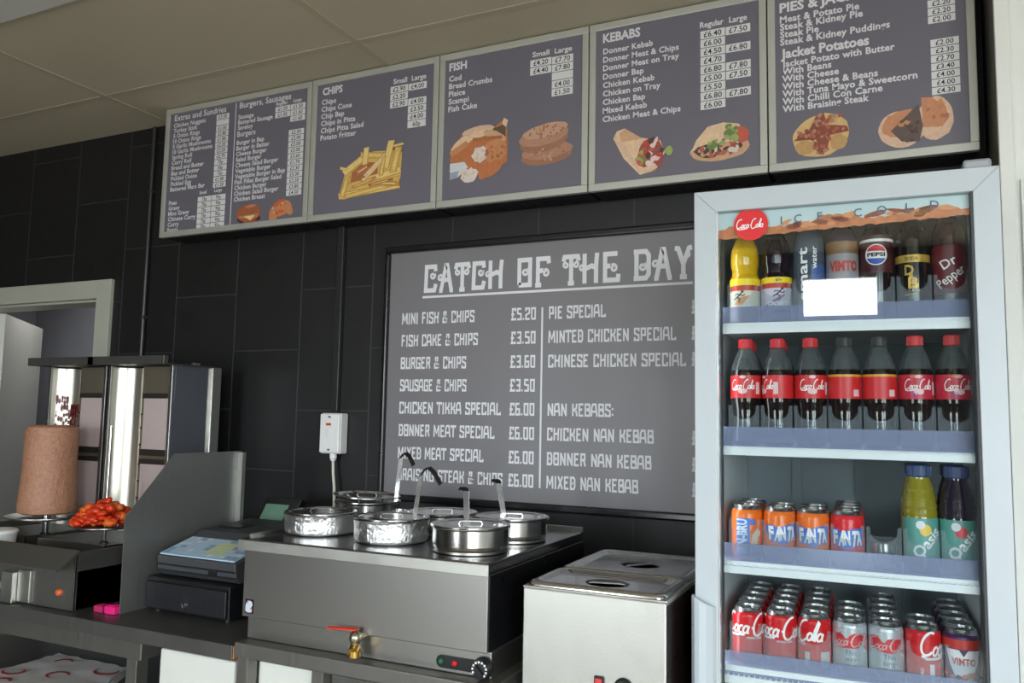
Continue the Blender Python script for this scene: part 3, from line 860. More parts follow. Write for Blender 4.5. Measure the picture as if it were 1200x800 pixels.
for s, z, wd in (('MINI FISH & CHIPS', 0, .29), ('FISH CAKE & CHIPS', 1, .305), ('BURGER & CHIPS', 2, .262), ('SAUSAGE & CHIPS', 3, .265), ('CHICKEN TIKKA SPECIAL', 4, .396), ('DONNER MEAT SPECIAL', 5, .374), ('MIXED MEAT SPECIAL', 6, .335), ('BRAISING STEAK & CHIPS', 7, .408)):
    m = MB(); stroke_text(m, s, to(-1.577, rows[z]), H, wd); m.build('item_line', CHALK, cb)
for s, z in ((P_ + '5.20', 0), (P_ + '3.50', 1), (P_ + '3.60', 2), (P_ + '3.50', 3), (P_ + '6.00', 4), (P_ + '6.00', 5), (P_ + '6.00', 6), (P_ + '6.00', 7)):
    m = MB(); stroke_text(m, s, to(-1.148, rows[z]), H, .090); m.build('price_line', CHALK, cb)
for s, z, wd in (('PIE SPECIAL', 0, .193), ('MINTED CHICKEN SPECIAL', 1, .418), ('CHINESE CHICKEN SPECIAL', 2, .448), ('NAN KEBABS:', 4, .222), ('CHICKEN NAN KEBAB', 5, .35), ('DONNER NAN KEBAB', 6, .343), ('MIXED NAN KEBAB', 7, .302)):
    m = MB(); stroke_text(m, s, to(-1.011, rows[z]), H, wd); m.build('item_line', CHALK, cb)
for z in (0, 1, 2, 5, 6, 7):
    m = MB(); stroke_text(m, P_ + '6.00', to(-.5445, rows[z]), H, .090); m.build('price_line', CHALK, cb)

# ================================================================== COUNTERS
# worn dark steel worktop on the left
wt = thing('worktop', 'long dark steel worktop under the till and kebab grill, raw wood showing at its end', 'worktop', (-2.4, 1.9, .832))
m = MB(); m.box(-3.3, -1.512, 1.603, 2.44, .832, .87); m.build('top', DARKSTEEL, wt, bevel=.003)
m = MB(); m.box(-1.512, -1.509, 1.606, 2.43, .836, .867); m.build('end_grain', mat('raw_wood_end', S(176, 118, 66), .6, 0, .2, 60, 0, 80, (1, 1, 8)), wt)
tag(wt, None, None)

tb = thing('steel_table', 'brushed steel table under the dark worktop, below the kebab grill', 'table', (-2.5, 2.0, 0))
m = MB(); m.box(-3.3, -1.862, 1.632, 2.36, .776, .83); m.build('table_top', STEELX, tb, bevel=.003)
for x, y in ((-1.905, 1.66), (-1.905, 2.30), (-3.2, 1.66), (-3.2, 2.30)):
    m = MB(); m.box(x - .02, x + .02, y - .02, y + .02, .012, .777); l = m.build('leg', STEELX, tb, bevel=.002)
    m = MB(); m.lathe([(0, 0), (.016, 0), (.016, .012), (0, .012)], (x, y, 0), 12); m.build('foot', BLACKP, l)
m = MB(); m.box(-3.22, -1.89, 1.645, 2.30, .55, .575); m.build('undershelf', STEELX, tb, bevel=.002)
m = MB(); m.box(-3.2, -2.62, 2.305, 2.312, .58, .775); m.box(-3.2, -1.9, 2.313, 2.320, .58, .775, 1); m.build('back_panel', [mat('pale_grey_panel', S(150, 152, 152), .5), mat('slate_grey_panel', S(96, 100, 106), .5)], tb)

# parcel of printed greaseproof paper on the undershelf
pr = thing('paper_ream', 'stack of white wrapping paper printed with red loops on the table undershelf', 'paper', (-2.4, 1.8, .576))
m = MB(); r = random.Random(4)
N = 14
x0, y0, y1 = -2.665, 1.665, 1.985
def xr(y): return -2.334 + (1.997 - y) * .587
grid = [[(x0 + (xr(y0 + (y1 - y0) * j / N) - x0) * i / N, y0 + (y1 - y0) * j / N, .602 + r.uniform(-.0025, .0025)) for i in range(N + 1)] for j in range(N + 1)]
vs = [v for row in grid for v in row]
m.add(vs, [(j * (N + 1) + i, j * (N + 1) + i + 1, (j + 1) * (N + 1) + i + 1, (j + 1) * (N + 1) + i) for j in range(N) for i in range(N)], 0, True)
m.prism([(x0, y0), (xr(y0), y0), (xr(y1), y1), (x0, y1)], 'z', .576, .599)
m.build('paper_sheets', mat('white_greaseproof_paper', S(206, 202, 198), .6, 0, .10, 9, .25, 20), pr)
m = MB()
for i, (cx, cy, a0, a1, sz) in enumerate(((-2.44, 1.82, 20, 270, .036), (-2.34, 1.92, 170, 400, .04), (-2.55, 1.92, 30, 220, .03), (-2.40, 1.72, 200, 380, .035), (-2.25, 1.79, 60, 260, .036), (-2.60, 1.78, 200, 420, .036), (-2.54, 1.70, 10, 200, .03))):
    v2, f2 = ribbon(arc(cx, cy, sz, sz * .8, a0, a1, 14), [.004 + .010 * math.sin(PI * k / 14) for k in range(15)])
    m.add([(a, q, .6062) for a, q in v2], f2)
m.build('red_print', mat('red_loop_print', S(168, 44, 44), .6), pr)

wc = thing('white_cabinet', 'plain white cabinet under the dark worktop, below the till', 'cabinet', (-1.65, 1.9, 0))
m = MB(); m.box(-1.778, -1.512, 1.64, 2.3, .06, .831); m.build('body', WHITEPAINT, wc, bevel=.006)
m = MB(); m.box(-1.776, -1.515, 1.618, 1.639, .10, .826); d = m.build('door', WHITEPAINT, wc, bevel=.006)
m = MB(); m.box(-1.76, -1.53, 1.65, 2.28, 0, .061); m.build('plinth', BLACKP, wc)
m = MB(); m.box(-1.55, -1.535, 1.605, 1.619, .52, .66); m.build('handle', SATIN, d, bevel=.003)

# stand carrying the wet-well bain marie
st = thing('steel_stand', 'steel stand with white door panel carrying the large pot warmer', 'stand', (-1.12, 1.9, 0))
m = MB(); m.box(-1.476, -.765, 1.57, 2.40, .857, .8915); m.build('stand_top', STEELX, st, bevel=.003)
for x, y in ((-1.458, 1.60), (-1.458, 2.36), (-.785, 1.60), (-.785, 2.36), (-1.238, 1.61)):
    m = MB(); m.box(x - .017, x + .017, y - .017, y + .017, 0, .858); m.build('leg', STEELX, st, bevel=.002)
m = MB(); m.box(-1.441, -1.257, 1.622, 1.640, .1, .838); m.build('door_panel', WHITEPAINT, st, bevel=.003)
m = MB(); m.box(-1.22, -.805, 1.622, 1.640, .1, .838); m.build('side_panel', DARKSTEEL, st, bevel=.003)
m = MB(); m.box(-1.44, -.80, 1.66, 2.35, .15, .17); m.build('undershelf', STEELX, st)

pt = thing('side_table', 'steel table under the smaller food warmer beside the fridge', 'table', (-.575, 1.95, 0))
m = MB(); m.box(-.755, -.415, 1.60, 2.40, .812, .85); m.build('table_top', STEELX, pt, bevel=.003)
for x, y in ((-.738, 1.63), (-.738, 2.36), (-.435, 1.63), (-.435, 2.36)):
    m = MB(); m.box(x - .015, x + .015, y - .015, y + .015, 0, .813); m.build('leg', STEELX, pt, bevel=.002)

# ================================================================== KEBAB GRILL
kg = thing('kebab_grill', 'twin stainless kebab grill with two tall burners on the worktop by the doorway', 'grill', (-2.6, 2.0, .87))
BX0, BX1 = -3.0, -2.157
m = MB()
m.box(BX0, BX1, 1.648, 2.34, .872, .985)
m.build('base', STEELX, kg, bevel=.002)
for nm_, bx_ in (('front_wall', (BX0, BX1, 1.640, 1.648, .872, 1.036)), ('side_wall', (BX1 - .006, BX1, 1.640, 2.34, .872, 1.038)), ('side_wall', (BX0, BX0 + .006, 1.648, 2.34, .872, 1.038)), ('back_wall', (BX0, BX1, 2.334, 2.34, .872, 1.06))):
    m = MB(); m.box(*bx_); m.build(nm_, DARKSTEEL if nm_ == 'side_wall' else STEELX, kg, bevel=.002)
m = MB(); m.prism([(1.645, 1.044), (1.64, 1.046), (1.575, .998), (1.575, .994), (1.578, .993), (1.642, 1.038)], 'x', BX0, BX1 + .012); m.build('grease_lip', STEELX, kg)
m = MB(); m.lathe([(0, 0), (.010, 0), (.0105, .006), (.007, .011), (0, .012)], (0, 0, 0), 18)
m.v = [(-2.213 + x, 1.640 - z, .921 + y) for x, y, z in m.v]; m.build('pilot_light', mat('orange_lens', S(204, 92, 44), .25), kg, fix=True)
m = MB(); m.box(-2.452, -2.398, 1.618, 1.640, .8715, .962); m.box(-2.396, -2.34, 1.632, 1.640, .876, .97); m.build('front_plate', SATIN, kg, bevel=.002)
m = MB(); m.lathe([(0, 0), (.017, 0), (.02, .01), (.016, .03), (0, .031)], (0, 0, 0), 18)
m.v = [(-2.492 + x, 1.640 - z, .912 + y) for x, y, z in m.v]; m.build('control_knob', SATIN, kg, fix=True)
for x0, x1 in ((-2.86, -2.62), (-2.56, -2.24)):
    m = MB(); m.box(x0, x1, 1.80, 2.06, .985, .99); m.box(x0, x1, 1.80, 1.804, .985, 1.03); m.box(x0, x1, 2.056, 2.06, .985, 1.03); m.box(x0, x0 + .004, 1.80, 2.06, .985, 1.03); m.box(x1 - .004, x1, 1.80, 2.06, .985, 1.03)
    m.build('drip_pan', STEEL, kg)
MESHPLATE = mat('ceramic_burner_plaque', S(176, 160, 158), .8, 0, .22, 260)
REFL = mat('burner_reflector', S(192, 188, 176), .36, 1, .10, 3)
SOOT = mat('heat_stained_steel', S(136, 128, 112), .42, .7, .3, 6)
for k, (tx0, tx1) in enumerate(((-2.985, -2.662), (-2.648, -2.322))):
    W_ = tx1 - tx0
    hs = MB()
    hs.box(tx0, tx1, 2.262, 2.30, .985, 1.618, 0)
    hs.box(tx0, tx0 + .012, 2.10, 2.262, .985, 1.618, 0)
    hs.box(tx1 - .016, tx1, 2.10, 2.262, .985, 1.618, 0)
    h = hs.build('burner_housing', STEEL, kg, bevel=.002)
    prof = [(tx0 + .013, 2.106), (tx0 + .022, 2.125), (tx0 + .04, 2.145), (tx0 + .065, 2.160), (tx0 + .095, 2.166), (tx0 + .12, 2.163), (tx0 + .148, 2.150), (tx0 + .160, 2.124)]
    prof = [tuple(Vector(a).lerp(Vector(b_), q / 3)) for a, b_ in zip(prof, prof[1:]) for q in range(3)] + [prof[-1]]
    rf = MB()
    n_ = len(prof)
    rf.add([(x, y, .99) for x, y in prof] + [(x, y, 1.612) for x, y in prof], [(i, i + 1, n_ + i + 1, n_ + i) for i in range(n_ - 1)], 0, True)
    rf.build('reflector', REFL, h)
    if k == 0:
        sp = MB(); rr = random.Random(2)
        for i in range(150):
            q = min(19, max(3, int(rr.gauss(10, 4)))); z = 1.47 - abs(rr.gauss(0, .05)) * (2.4 if q > 14 else 1) + (.03 if q < 8 else 0)
            x, y = prof[q]; s_ = rr.uniform(.0015, .0055)
            d = Vector((prof[q + 1][0] - prof[q - 1][0], prof[q + 1][1] - prof[q - 1][1], 0)).normalized()
            nrm = Vector((d.y, -d.x, 0)); c_ = Vector((x, y, z)) + nrm * .004
            sp.add([c_ + d * s_ * math.cos(a) + Vector((0, 0, 2.2 * s_ * math.sin(a))) for a in [PI * 2 * j / 7 for j in range(7)]], [list(range(7))])
        spl = sp.build('sauce_splash', mat('dark_red_sauce', S(112, 34, 30), .35), h); tag(spl, kind='stuff')
    bp = MB(); bp.box(tx0 + .160, tx1 - .016, 2.118, 2.13, .985, 1.614)
    pl = bp.build('burner_plate', SOOT, h)
    for z0, z1 in ((1.315, 1.50), (1.06, 1.262)):
        q = MB(); q.box(tx0 + .178, tx1 - .026, 2.112, 2.119, z0, z1); q.build('burner_plaque', MESHPLATE, h)
    for z0, z1 in ((1.498, 1.516), (1.292, 1.314), (1.262, 1.280)):
        q = MB(); q.box(tx0 + .172, tx1 - .018, 2.109, 2.119, z0, z1); q.build('plaque_bar', mat('charred_steel', S(66, 62, 58), .5, .7), h)
    q = MB()
    for z in (1.08, 1.14, 1.2, 1.26, 1.33, 1.39, 1.44):
        q.sphere((tx0 + .164, 2.117, z), .004, 8, 6)
    q.build('rivet', mat('charred_steel', S(66, 62, 58)), h)
    q = MB(); q.box(tx0 - .045, tx1 + (.0 if k == 0 else .02), 2.05, 2.30, 1.618, 1.622); q.box(tx0 - .045, tx1 + (.0 if k == 0 else .02), 2.04, 2.06, 1.618, 1.648)
    q.build('top_plate', DARKSTEEL, h, bevel=.001)
    if k == 1:
        q = MB(); q.box(tx1, tx1 + .004, 2.102, 2.262, .985, 1.618); q.box(tx1, tx1 + .006, 2.11, 2.235, 1.485, 1.61); q.build('side_panel', mat('blued_side_steel', S(110, 113, 121), .38, .55, .1, 6), h)
        q = MB(); q.box(tx1 - .03, tx1 + .012, 2.278, 2.322, .985, 1.62); q.box(tx1 - .01, tx1 + .008, 2.19, 2.22, 1.622, 1.632); q.build('rear_flange', SATIN, h, bevel=.003)

# doner meat on its spit
ds = thing('doner_spit', 'tall brown column of doner meat on a spit of the kebab grill', 'kebab meat', (-2.732, 1.95, .99))
m = MB(); r = random.Random(9)
prof = [(0, 1.082), (.078, 1.084), (.092, 1.09), (.0955, 1.11), (.092, 1.16), (.088, 1.22), (.086, 1.28), (.086, 1.33), (.087, 1.37), (.083, 1.388), (.07, 1.395), (0, 1.396)]
pf = []
for a, c in zip(prof[1:-2], prof[2:-1]):
    for q in range(4):
        pf.append((a[0] + (c[0] - a[0]) * q / 4, a[1] + (c[1] - a[1]) * q / 4))
pf = [prof[0]] + pf + [prof[-2], prof[-1]]
m.lathe(pf, (0, 0, 0), 48)
m.v = [(x * (1 + r.uniform(-.012, .012)) - 2.732 + .02 * (1.24 - z) * -.3, y * (1 + r.uniform(-.012, .012)) + 1.95, z) for x, y, z in m.v]
m.build('meat', mat('doner_meat', S(166, 120, 94), .5, 0, .38, 75, 1.0, 110), ds, merge=True)
m = MB(); m.tube([(-2.732, 1.95, .992), (-2.732, 1.95, 1.084)], .0125, 14); m.lathe([(.0125, 0), (.022, 0), (.022, .018), (.0125, .026)], (-2.732, 1.95, .992), 16); m.build('skewer', POLISH, ds)
m = MB(); m.lathe([(0, 1.066), (.10, 1.066), (.132, 1.075), (.132, 1.078), (.10, 1.070), (0, 1.070)], (-2.732, 1.95, 0), 40); m.build('plate', STEEL, ds)

cs = thing('chicken_spit', 'orange-red marinated chicken pieces heaped on a spit of the kebab grill', 'kebab meat', (-2.43, 1.95, .99))
m = MB(); r = random.Random(21)
for i in range(150):
    a = r.uniform(0, 2 * PI); q = math.sqrt(r.random()); z = 1.070 + (r.random() ** .5) * .070 * (1.12 - q * q)
    m.sphere((-2.43 + .098 * q * math.cos(a), 1.95 + .098 * q * math.sin(a), z), (r.uniform(.010, .024), r.uniform(.009, .02), r.uniform(.007, .014)), 9, 6, 0 if r.random() < .75 else 1, .22, r)
m.build('chicken', [mat('red_marinade', S(206, 58, 24), .22, 0, .3, 40, .4, 90), mat('orange_marinade', S(222, 106, 40), .22, 0, .2, 40, .4, 90)], cs)
m = MB(); m.tube([(-2.43, 1.95, .992), (-2.43, 1.95, 1.06)], .0095, 12); m.tube([(-2.43, 1.95, 1.06), (-2.43, 1.95, 1.40)], .0045, 10); m.lathe([(.0095, 0), (.017, 0), (.017, .014), (.0095, .02)], (-2.43, 1.95, .992), 16); m.build('skewer', POLISH, cs)
m = MB(); m.lathe([(0, 1.056), (.088, 1.056), (.094, 1.06), (.094, 1.063), (0, 1.060)], (-2.43, 1.95, 0), 36); m.build('plate', STEEL, cs)

# white tub at the left edge
m = MB(); m.lathe([(0, 0), (.045, 0), (.052, .01), (.056, .058), (.060, .060), (.060, .068), (.054, .072), (0, .073)], (-2.665, 1.735, .9855), 28)
solo('plastic_tub', m, WHITEP, 'round white plastic tub sitting in the front of the kebab grill', 'tub', (-2.665, 1.735, .9855))
# two pink pegs on the worktop
PINK = mat('hot_pink_plastic', S(226, 36, 120), .35)
for i, (x, lab) in enumerate(((-2.044, 'hot pink plastic block beside the steel splash guard'), (-2.092, 'smaller darker pink plastic block next to the hot pink one'))):
    s_ = 1 if i == 0 else .82
    m = MB(); m.box(x - .021 * s_, x + .021 * s_, 1.672, 1.705, .871, .871 + .021 * s_); m.box(x - .013, x + .013, 1.676, 1.70, .871 + .021 * s_, .871 + .024 * s_)
    solo('pink_sponge', m, PINK if i == 0 else mat('dusky_pink_plastic', S(176, 42, 92), .4), lab, 'sponge', (x, 1.69, .871), 'pink blocks on the worktop', bevel=.006)

# splash guard
GX = -2.018
m = MB()
out_ = [(1.686, .871), (1.683, 1.142), (1.850, 1.322), (2.135, 1.322), (2.135, .871)]
m.prism(out_, 'x', GX - .0015, GX + .0015)
solo('splash_guard', m, mat('guard_steel', S(132, 133, 131), .45, .72, .10, 8, .05, 40, (1, 10, 1)), 'upright steel splash guard with a sloping front corner between grill and till', 'splash guard', (GX, 1.9, .871))
m = MB(); m.box(GX + .0015, GX + .022, 2.120, 2.136, .871, 1.318)
gd = m.build('return_edge', SATIN, bpy.data.objects['splash_guard'])
gd.data.transform(Matrix.Translation((-GX, -1.9, -.871)))

# ================================================================== TILL
cd = thing('cash_box', 'black metal cash drawer box with a round lock under the till', 'cash drawer', (-1.834, 1.95, .87))
m = MB(); m.box(-1.992, -1.675, 1.756, 2.16, .878, .970); m.build('case', BLACKP, cd, bevel=.003)
m = MB(); m.box(-1.988, -1.679, 1.746, 1.757, .884, .958); dr = m.build('drawer', mat('black_drawer_front', S(25, 26, 30), .45), cd, bevel=.003)
m = MB(); m.lathe([(0, 0), (.010, 0), (.010, .004), (.0055, .005), (.005, .003), (0, .003)], (0, 0, 0), 20)
m.v = [(-1.834 + x, 1.746 - z, .905 + y) for x, y, z in m.v]; m.build('lock', POLISH, dr, fix=True)
for x, y in ((-1.97, 1.78), (-1.70, 1.78), (-1.97, 2.13), (-1.70, 2.13)):
    m = MB(); m.lathe([(0, 0), (.010, 0), (.010, .009), (0, .009)], (x, y, .87), 12); m.build('foot', BLACKP, cd)
cr = thing('cash_register', 'dark grey cash register with a pale blue flat keypad on the black drawer', 'cash register', (-1.83, 1.95, .971))
m = MB(); m.prism([(1.79, .972), (1.772, .99), (1.768, 1.03), (1.90, 1.065), (1.93, 1.085), (2.145, 1.10), (2.15, .972)], 'x', -1.975, -1.672)
m.build('body', mat('grey_register_plastic', S(62, 63, 66), .45), cr, bevel=.004)
m = MB(); m.box(-1.972, -1.675, 1.7665, 1.771, 1.004, 1.008); m.box(-1.972, -1.675, 1.7665, 1.773, .988, .991); m.box(-1.77, -1.74, 1.766, 1.77, .992, 1.002); m.build('moulding', BLACKP, cr)
sl = (1.065 - 1.03) / (1.90 - 1.768)
def kp(x, t): return (x, 1.768 + t, 1.032 + t * sl)
m = MB()
a_, b_, c_, d_ = kp(-1.968, .004), kp(-1.679, .004), kp(-1.679, .126), kp(-1.968, .126)
m.add([a_, b_, c_, d_] + [(p[0], p[1], p[2] + .004) for p in (a_, b_, c_, d_)], [(0, 3, 2, 1), (4, 5, 6, 7), (0, 1, 5, 4), (1, 2, 6, 5), (2, 3, 7, 6), (3, 0, 4, 7)])
kpd = m.build('keypad', mat('pale_blue_keypad', S(158, 184, 204), .35, 0, .08, 12), cr)
m = MB(); KM = [mat('key_pale_blue', S(176, 200, 216), .4), mat('key_yellow_green', S(200, 206, 140), .4), mat('key_grey_blue', S(130, 156, 182), .4), mat('key_off_white', S(206, 214, 220), .4)]
r = random.Random(5)
for i in range(12):
    for j in range(6):
        x = -1.962 + i * .0235; t_ = .010 + j * .019
        ci = 1 if 6 <= i <= 8 and 1 <= j <= 4 else r.choice((0, 0, 2, 3))
        m.poly([(q[0], q[1], q[2] + .0047) for q in (kp(x, t_), kp(x + .020, t_), kp(x + .020, t_ + .016), kp(x, t_ + .016))], ci)
m.build('keys', KM, kpd)
m = MB(); m.box(-1.95, -1.86, 1.98, 2.06, 1.0895, 1.094); m.build('printer_cover', BLACKP, cr, bevel=.003)

dp = thing('card_terminal', 'small black terminal with a green screen tilted up behind the till', 'card terminal', (-1.915, 2.2, .87))
m = MB(); m.box(-1.975, -1.855, 2.17, 2.30, .871, .885); m.build('base', BLACKP, dp, bevel=.004)
m = MB(); m.tube([(-1.915, 2.24, .885), (-1.915, 2.235, 1.07)], .016, 12); m.build('pole', BLACKP, dp)
m = MB()
def sc(x, t, o=0): return (x + .018 * t / .1, 2.185 + t * .40 - o * .9, 1.060 + t * .95 + o * .45)
hd = [sc(-2.0, -.01), sc(-1.845, -.01), sc(-1.845, .11), sc(-2.0, .11)]
m.add(hd + [(p[0], p[1] + .03, p[2] - .012) for p in hd], [(0, 1, 2, 3), (7, 6, 5, 4), (0, 4, 5, 1), (1, 5, 6, 2), (2, 6, 7, 3), (3, 7, 4, 0)])
hh = m.build('head', BLACKP, dp, bevel=.004, fix=True)
m = MB(); m.poly([sc(-1.985, .022, .0015), sc(-1.885, .022, .0015), sc(-1.885, .085, .0015), sc(-1.985, .085, .0015)]); m.build('screen', mat('green_lcd', S(96, 128, 112), .25), hh)

# ================================================================== POT WARMER (wet-well bain marie)
bm_ = thing('pot_warmer', 'large stainless bain marie with six round pots, drain tap and black dial', 'bain marie', (-1.148, 1.9, .8915))
x0, x1, y0, y1, zt = -1.4995, -.7965, 1.600, 2.19, 1.137
m = MB()
m.box(x0 + .016, x1 - .002, y0 + .0, y1, .947, zt - .026, 0)
PLAIN = mat('plain_dull_steel', S(164, 163, 159), .35, 1, .02, 220)
m.build('body', PLAIN, bm_, bevel=.002)
m = MB()
PX, PY, PR = (-1.392, -1.152, -.912), (1.755, 1.972), .0885
m.box(x0, x1, y0 - .004, y1, zt - .027, zt, 0)
m.build('top', mat('dark_polished_top', S(150, 150, 150), .2, 1, .08, 8), bm_, bevel=.005, seg=3)
m = MB(); m.box(x0 - .0015, x1 + .0015, y0 - .0075, y0 - .0042, zt - .028, zt - .003); m.build('front_lip', SATIN, bm_, bevel=.0012)
m = MB(); m.box(x0 - .001, x1 + .001, y1 - .012, y1, zt, zt + .012); m.build('upstand', STEEL, bm_)
m = MB(); m.box(x0, x0 + .005, y0 + .03, y1 - .012, zt, zt + .007); m.build('side_lip', STEEL, bm_)
m = MB(); m.box(x0 + .025, x1 + .004, y0 + .012, y1 - .02, .8925, .948, 0)
m.build('lower_panel', PLAIN, bm_, bevel=.002)
m = MB(); m.box(x1 - .002, x1 + .001, y0 + .004, y1, .95, zt - .028); m.build('side_panel', mat('dark_reflection_side', S(46, 46, 49), .3, .8), bm_)  # near-black colour stands for dark reflections on this steel side
# control strip
yf = y0 + .012
m = MB(); pts = arc(-.914, .9145, .0135, .0135, 90, 270, 10) + [(-.80, .901), (-.80, .928)]
m.prism(pts, 'y', yf - .003, yf + .001); cp_ = m.build('control_strip', BLACKP, bm_, fix=True)
for nm, x, mm in (('green_light', -.9145, GREENL), ('red_light', -.880, RED)):
    m = MB(); m.lathe([(0, 0), (.0062, 0), (.0062, .003), (.004, .0055), (0, .006)], (0, 0, 0), 16)
    m.v = [(x + a, yf - .003 - c, .9145 + q) for a, q, c in m.v]; m.build(nm, mm, cp_, fix=True)
m = MB(); m.lathe([(0, 0), (.0235, 0), (.0235, .004), (.0215, .008), (.0195, .02), (.0, .021)], (0, 0, 0), 32)
m.v = [(-.809 + a, yf - .003 - c, .9155 + q) for a, q, c in m.v]; kn = m.build('dial', BLACKP, bm_, fix=True)
m = MB(); m.prism([(-.0035, -.012), (.0035, -.012), (.0025, .012), (-.0025, .012)], 'y', yf - .032, yf - .0235)
c_, s_ = math.cos(.75), math.sin(.75); m.v = [(-.809 + x * c_ - z * s_, y, .9155 + x * s_ + z * c_) for x, y, z in m.v]
m.build('grip', BLACKP, kn, fix=True)
m = MB()
for a in range(-40, 230, 27):
    q = math.radians(a); cx, cz_ = -.809 + .0163 * math.cos(q), .9155 + .0163 * math.sin(q)
    m.poly([(cx - .0022, yf - .0246, cz_ - .0022), (cx + .0022, yf - .0246, cz_ - .0022), (cx + .0022, yf - .0246, cz_ + .0022), (cx - .0022, yf - .0246, cz_ + .0022)])
m.build('dial_marks', PAPERW, kn)
# drain tap
m = MB(); m.tube([(-1.125, yf + .002, .944), (-1.125, yf - .03, .944)], .011, 12); m.tube([(-1.125, yf - .03, .952), (-1.125, yf - .03, .918)], [.013, .010], 12); m.sphere((-1.125, yf - .03, .944), .0155, 14, 10)
tp = m.build('drain_tap', mat('nickel_tap', S(172, 164, 146), .3, 1), bm_)
m = MB(); m.tube([(-1.125, yf - .03, .922), (-1.118, yf - .05, .914)], .0125, 14); m.lathe([(0, 0), (.0155, 0), (.0155, .014), (0, .014)], (-1.120, yf - .040, .905), 8)
m.build('outlet', mat('brass_outlet', S(196, 158, 84), .3, 1), tp)
m = MB(); m.strip([(-1.122, yf - .03, .962), (-1.145, yf - .036, .963), (-1.195, yf - .042, .961)], (0, 1, .2), .011, .003); m.build('lever', mat('red_lever', S(200, 52, 40), .35), tp)
# maker's sticker: white bear-like badge on black
m = MB(); m.prism([(-1.4735, .956), (-1.4465, .956), (-1.4465, .990), (-1.4735, .990)], 'y', y0 - .0012, y0 + .0005); stk = m.build('badge', BLACKP, bm_)
m = MB(); m.poly([(x, y0 - .0018, z) for x, z in ((-1.4715, .961), (-1.4715, .972), (-1.470, .980), (-1.466, .986), (-1.458, .987), (-1.451, .984), (-1.449, .976), (-1.452, .972), (-1.450, .966), (-1.452, .959), (-1.465, .958))]); m.build('badge_figure', mat('pale_badge_print', S(186, 198, 208), .4), stk)
m = MB()
for cx, cz_, rr, ss in ((-1.466, .983, .003, 1), (-1.4525, .968, .003, 2)):
    m.poly([(x, y0 - .0022, z) for x, z in blob(cx, cz_, rr, rr, 0, .1, 10, ss)])
m.build('badge_accent', mat('pink_badge_print', S(206, 92, 104), .4), stk)

# ---- round pots: a skirted pot wall with a lid on it
FOIL = mat('crinkled_foil', S(226, 226, 226), .34, 1, .05, 20, .8, 90)
ZT = zt
def pot(i, j, label, lab_lid, skirt, h=.056, dx=0, dy=0, kind='pot'):
    x, y = PX[i] + dx, PY[j] + dy
    zt = ZT + .0006
    t = thing('round_pot', label, 'pot', (x, y, zt), group='round pots in the bain marie')
    m = MB()
    if skirt is FOIL:
        r_ = random.Random(i * 5 + j)
        n = 60; rows_ = [(.088, .001), (.0925, .006), (.0935, .02), (.0935, .036), (.095, h - .006), (.097, h)]
        vs = []
        for rr, z in rows_:
            for k in range(n):
                q = rr * (1 + r_.uniform(-.005, .005)); vs.append((x + q * math.cos(2 * PI * k / n), y + q * math.sin(2 * PI * k / n), zt + z + (r_.uniform(-.0012, .0012) if z > .01 else 0)))
        fs = [(a * n + k, a * n + (k + 1) % n, (a + 1) * n + (k + 1) % n, (a + 1) * n + k) for a in range(len(rows_) - 1) for k in range(n)]
        m.add(vs, fs, 0, False)
    else:
        m.lathe([(.082, .0), (.0865, .002), (.0905, .012), (.0915, .018), (.0915, h - .004), (.096, h - .001), (.0965, h + .001), (.093, h + .002), (.088, h)], (x, y, zt), 56)
    m.build('pot_wall', skirt, t)
    m = MB(); m.lathe([(.0885, h - .004), (.0885, .0015), (.0, .001)], (x, y, zt), 40); m.build('inner_wall', STEEL, t)
    m = MB(); m.lathe([(0, .003), (.055, .003), (.062, .0015), (.080, .001), (.084, .004), (.0935, .0052), (.0955, .004), (.0955, .002), (.09, .0022), (0, .0018)], (x, y, zt + h), 48)
    l = m.build('lid', POLISH, t)
    m = MB(); m.strip([(x - .026, y - .012, zt + h + .0026), (x - .022, y - .01, zt + h + .010), (x + .022, y + .01, zt + h + .010), (x + .026, y + .012, zt + h + .0026)], (-.4, .9, 0), .008, .0016); m.build('lid_handle', POLISH, l)
    return x, y
BR = mat('bright_pot_steel', S(200, 199, 196), .17, 1, .05, 9, .03, 60, (1, 1, 12))
pot(0, 0, 'foil-wrapped round pot without a ladle, on the bain marie beside the till', None, FOIL, .052, -.004, .03)
pot(1, 0, 'foil-wrapped round pot with a ladle, in the middle of the front row', None, FOIL, .056, -.004, .008)
pot(2, 0, 'bare bright steel pot in the front row, beside the foil-wrapped pot', None, BR, .058, -.002, -.022)
pot(0, 1, 'steel pot in the back row under two stacked lids', None, BR, .062, -.006, .03)
pot(1, 1, 'low steel pot in the middle of the back row', None, BR, .052, .03, -.012)
pot(2, 1, 'bare steel pot in the back row with a leaning flat ladle handle', None, BR, .056, .008, -.028)
# the second lid lying on the back left pot
x, y, z = PX[0] - .012, PY[1] + .034, zt + .062 + .011
l = thing('loose_lid', 'spare round steel lid lying tilted on top of a lidded pot', 'lid', (x, y, z))
m = MB(); m.lathe([(0, .003), (.055, .003), (.062, .0015), (.082, .001), (.086, .006), (.0955, .0075), (.0975, .006), (.0975, .003), (.09, .0022), (0, .0015)], (0, 0, 0), 48)
R3 = Matrix.Rotation(.055, 3, 'Y')
m.v = [tuple(R3 @ Vector(v) + Vector((x, y, z + .004))) for v in m.v]; m.build('lid_plate', POLISH, l)
m = MB(); m.strip([(x - .026, y - .012, z + .007), (x - .022, y - .01, z + .016), (x + .022, y + .01, z + .015), (x + .026, y + .012, z + .005)], (-.4, .9, 0), .008, .0016); m.build('lid_handle', POLISH, l)

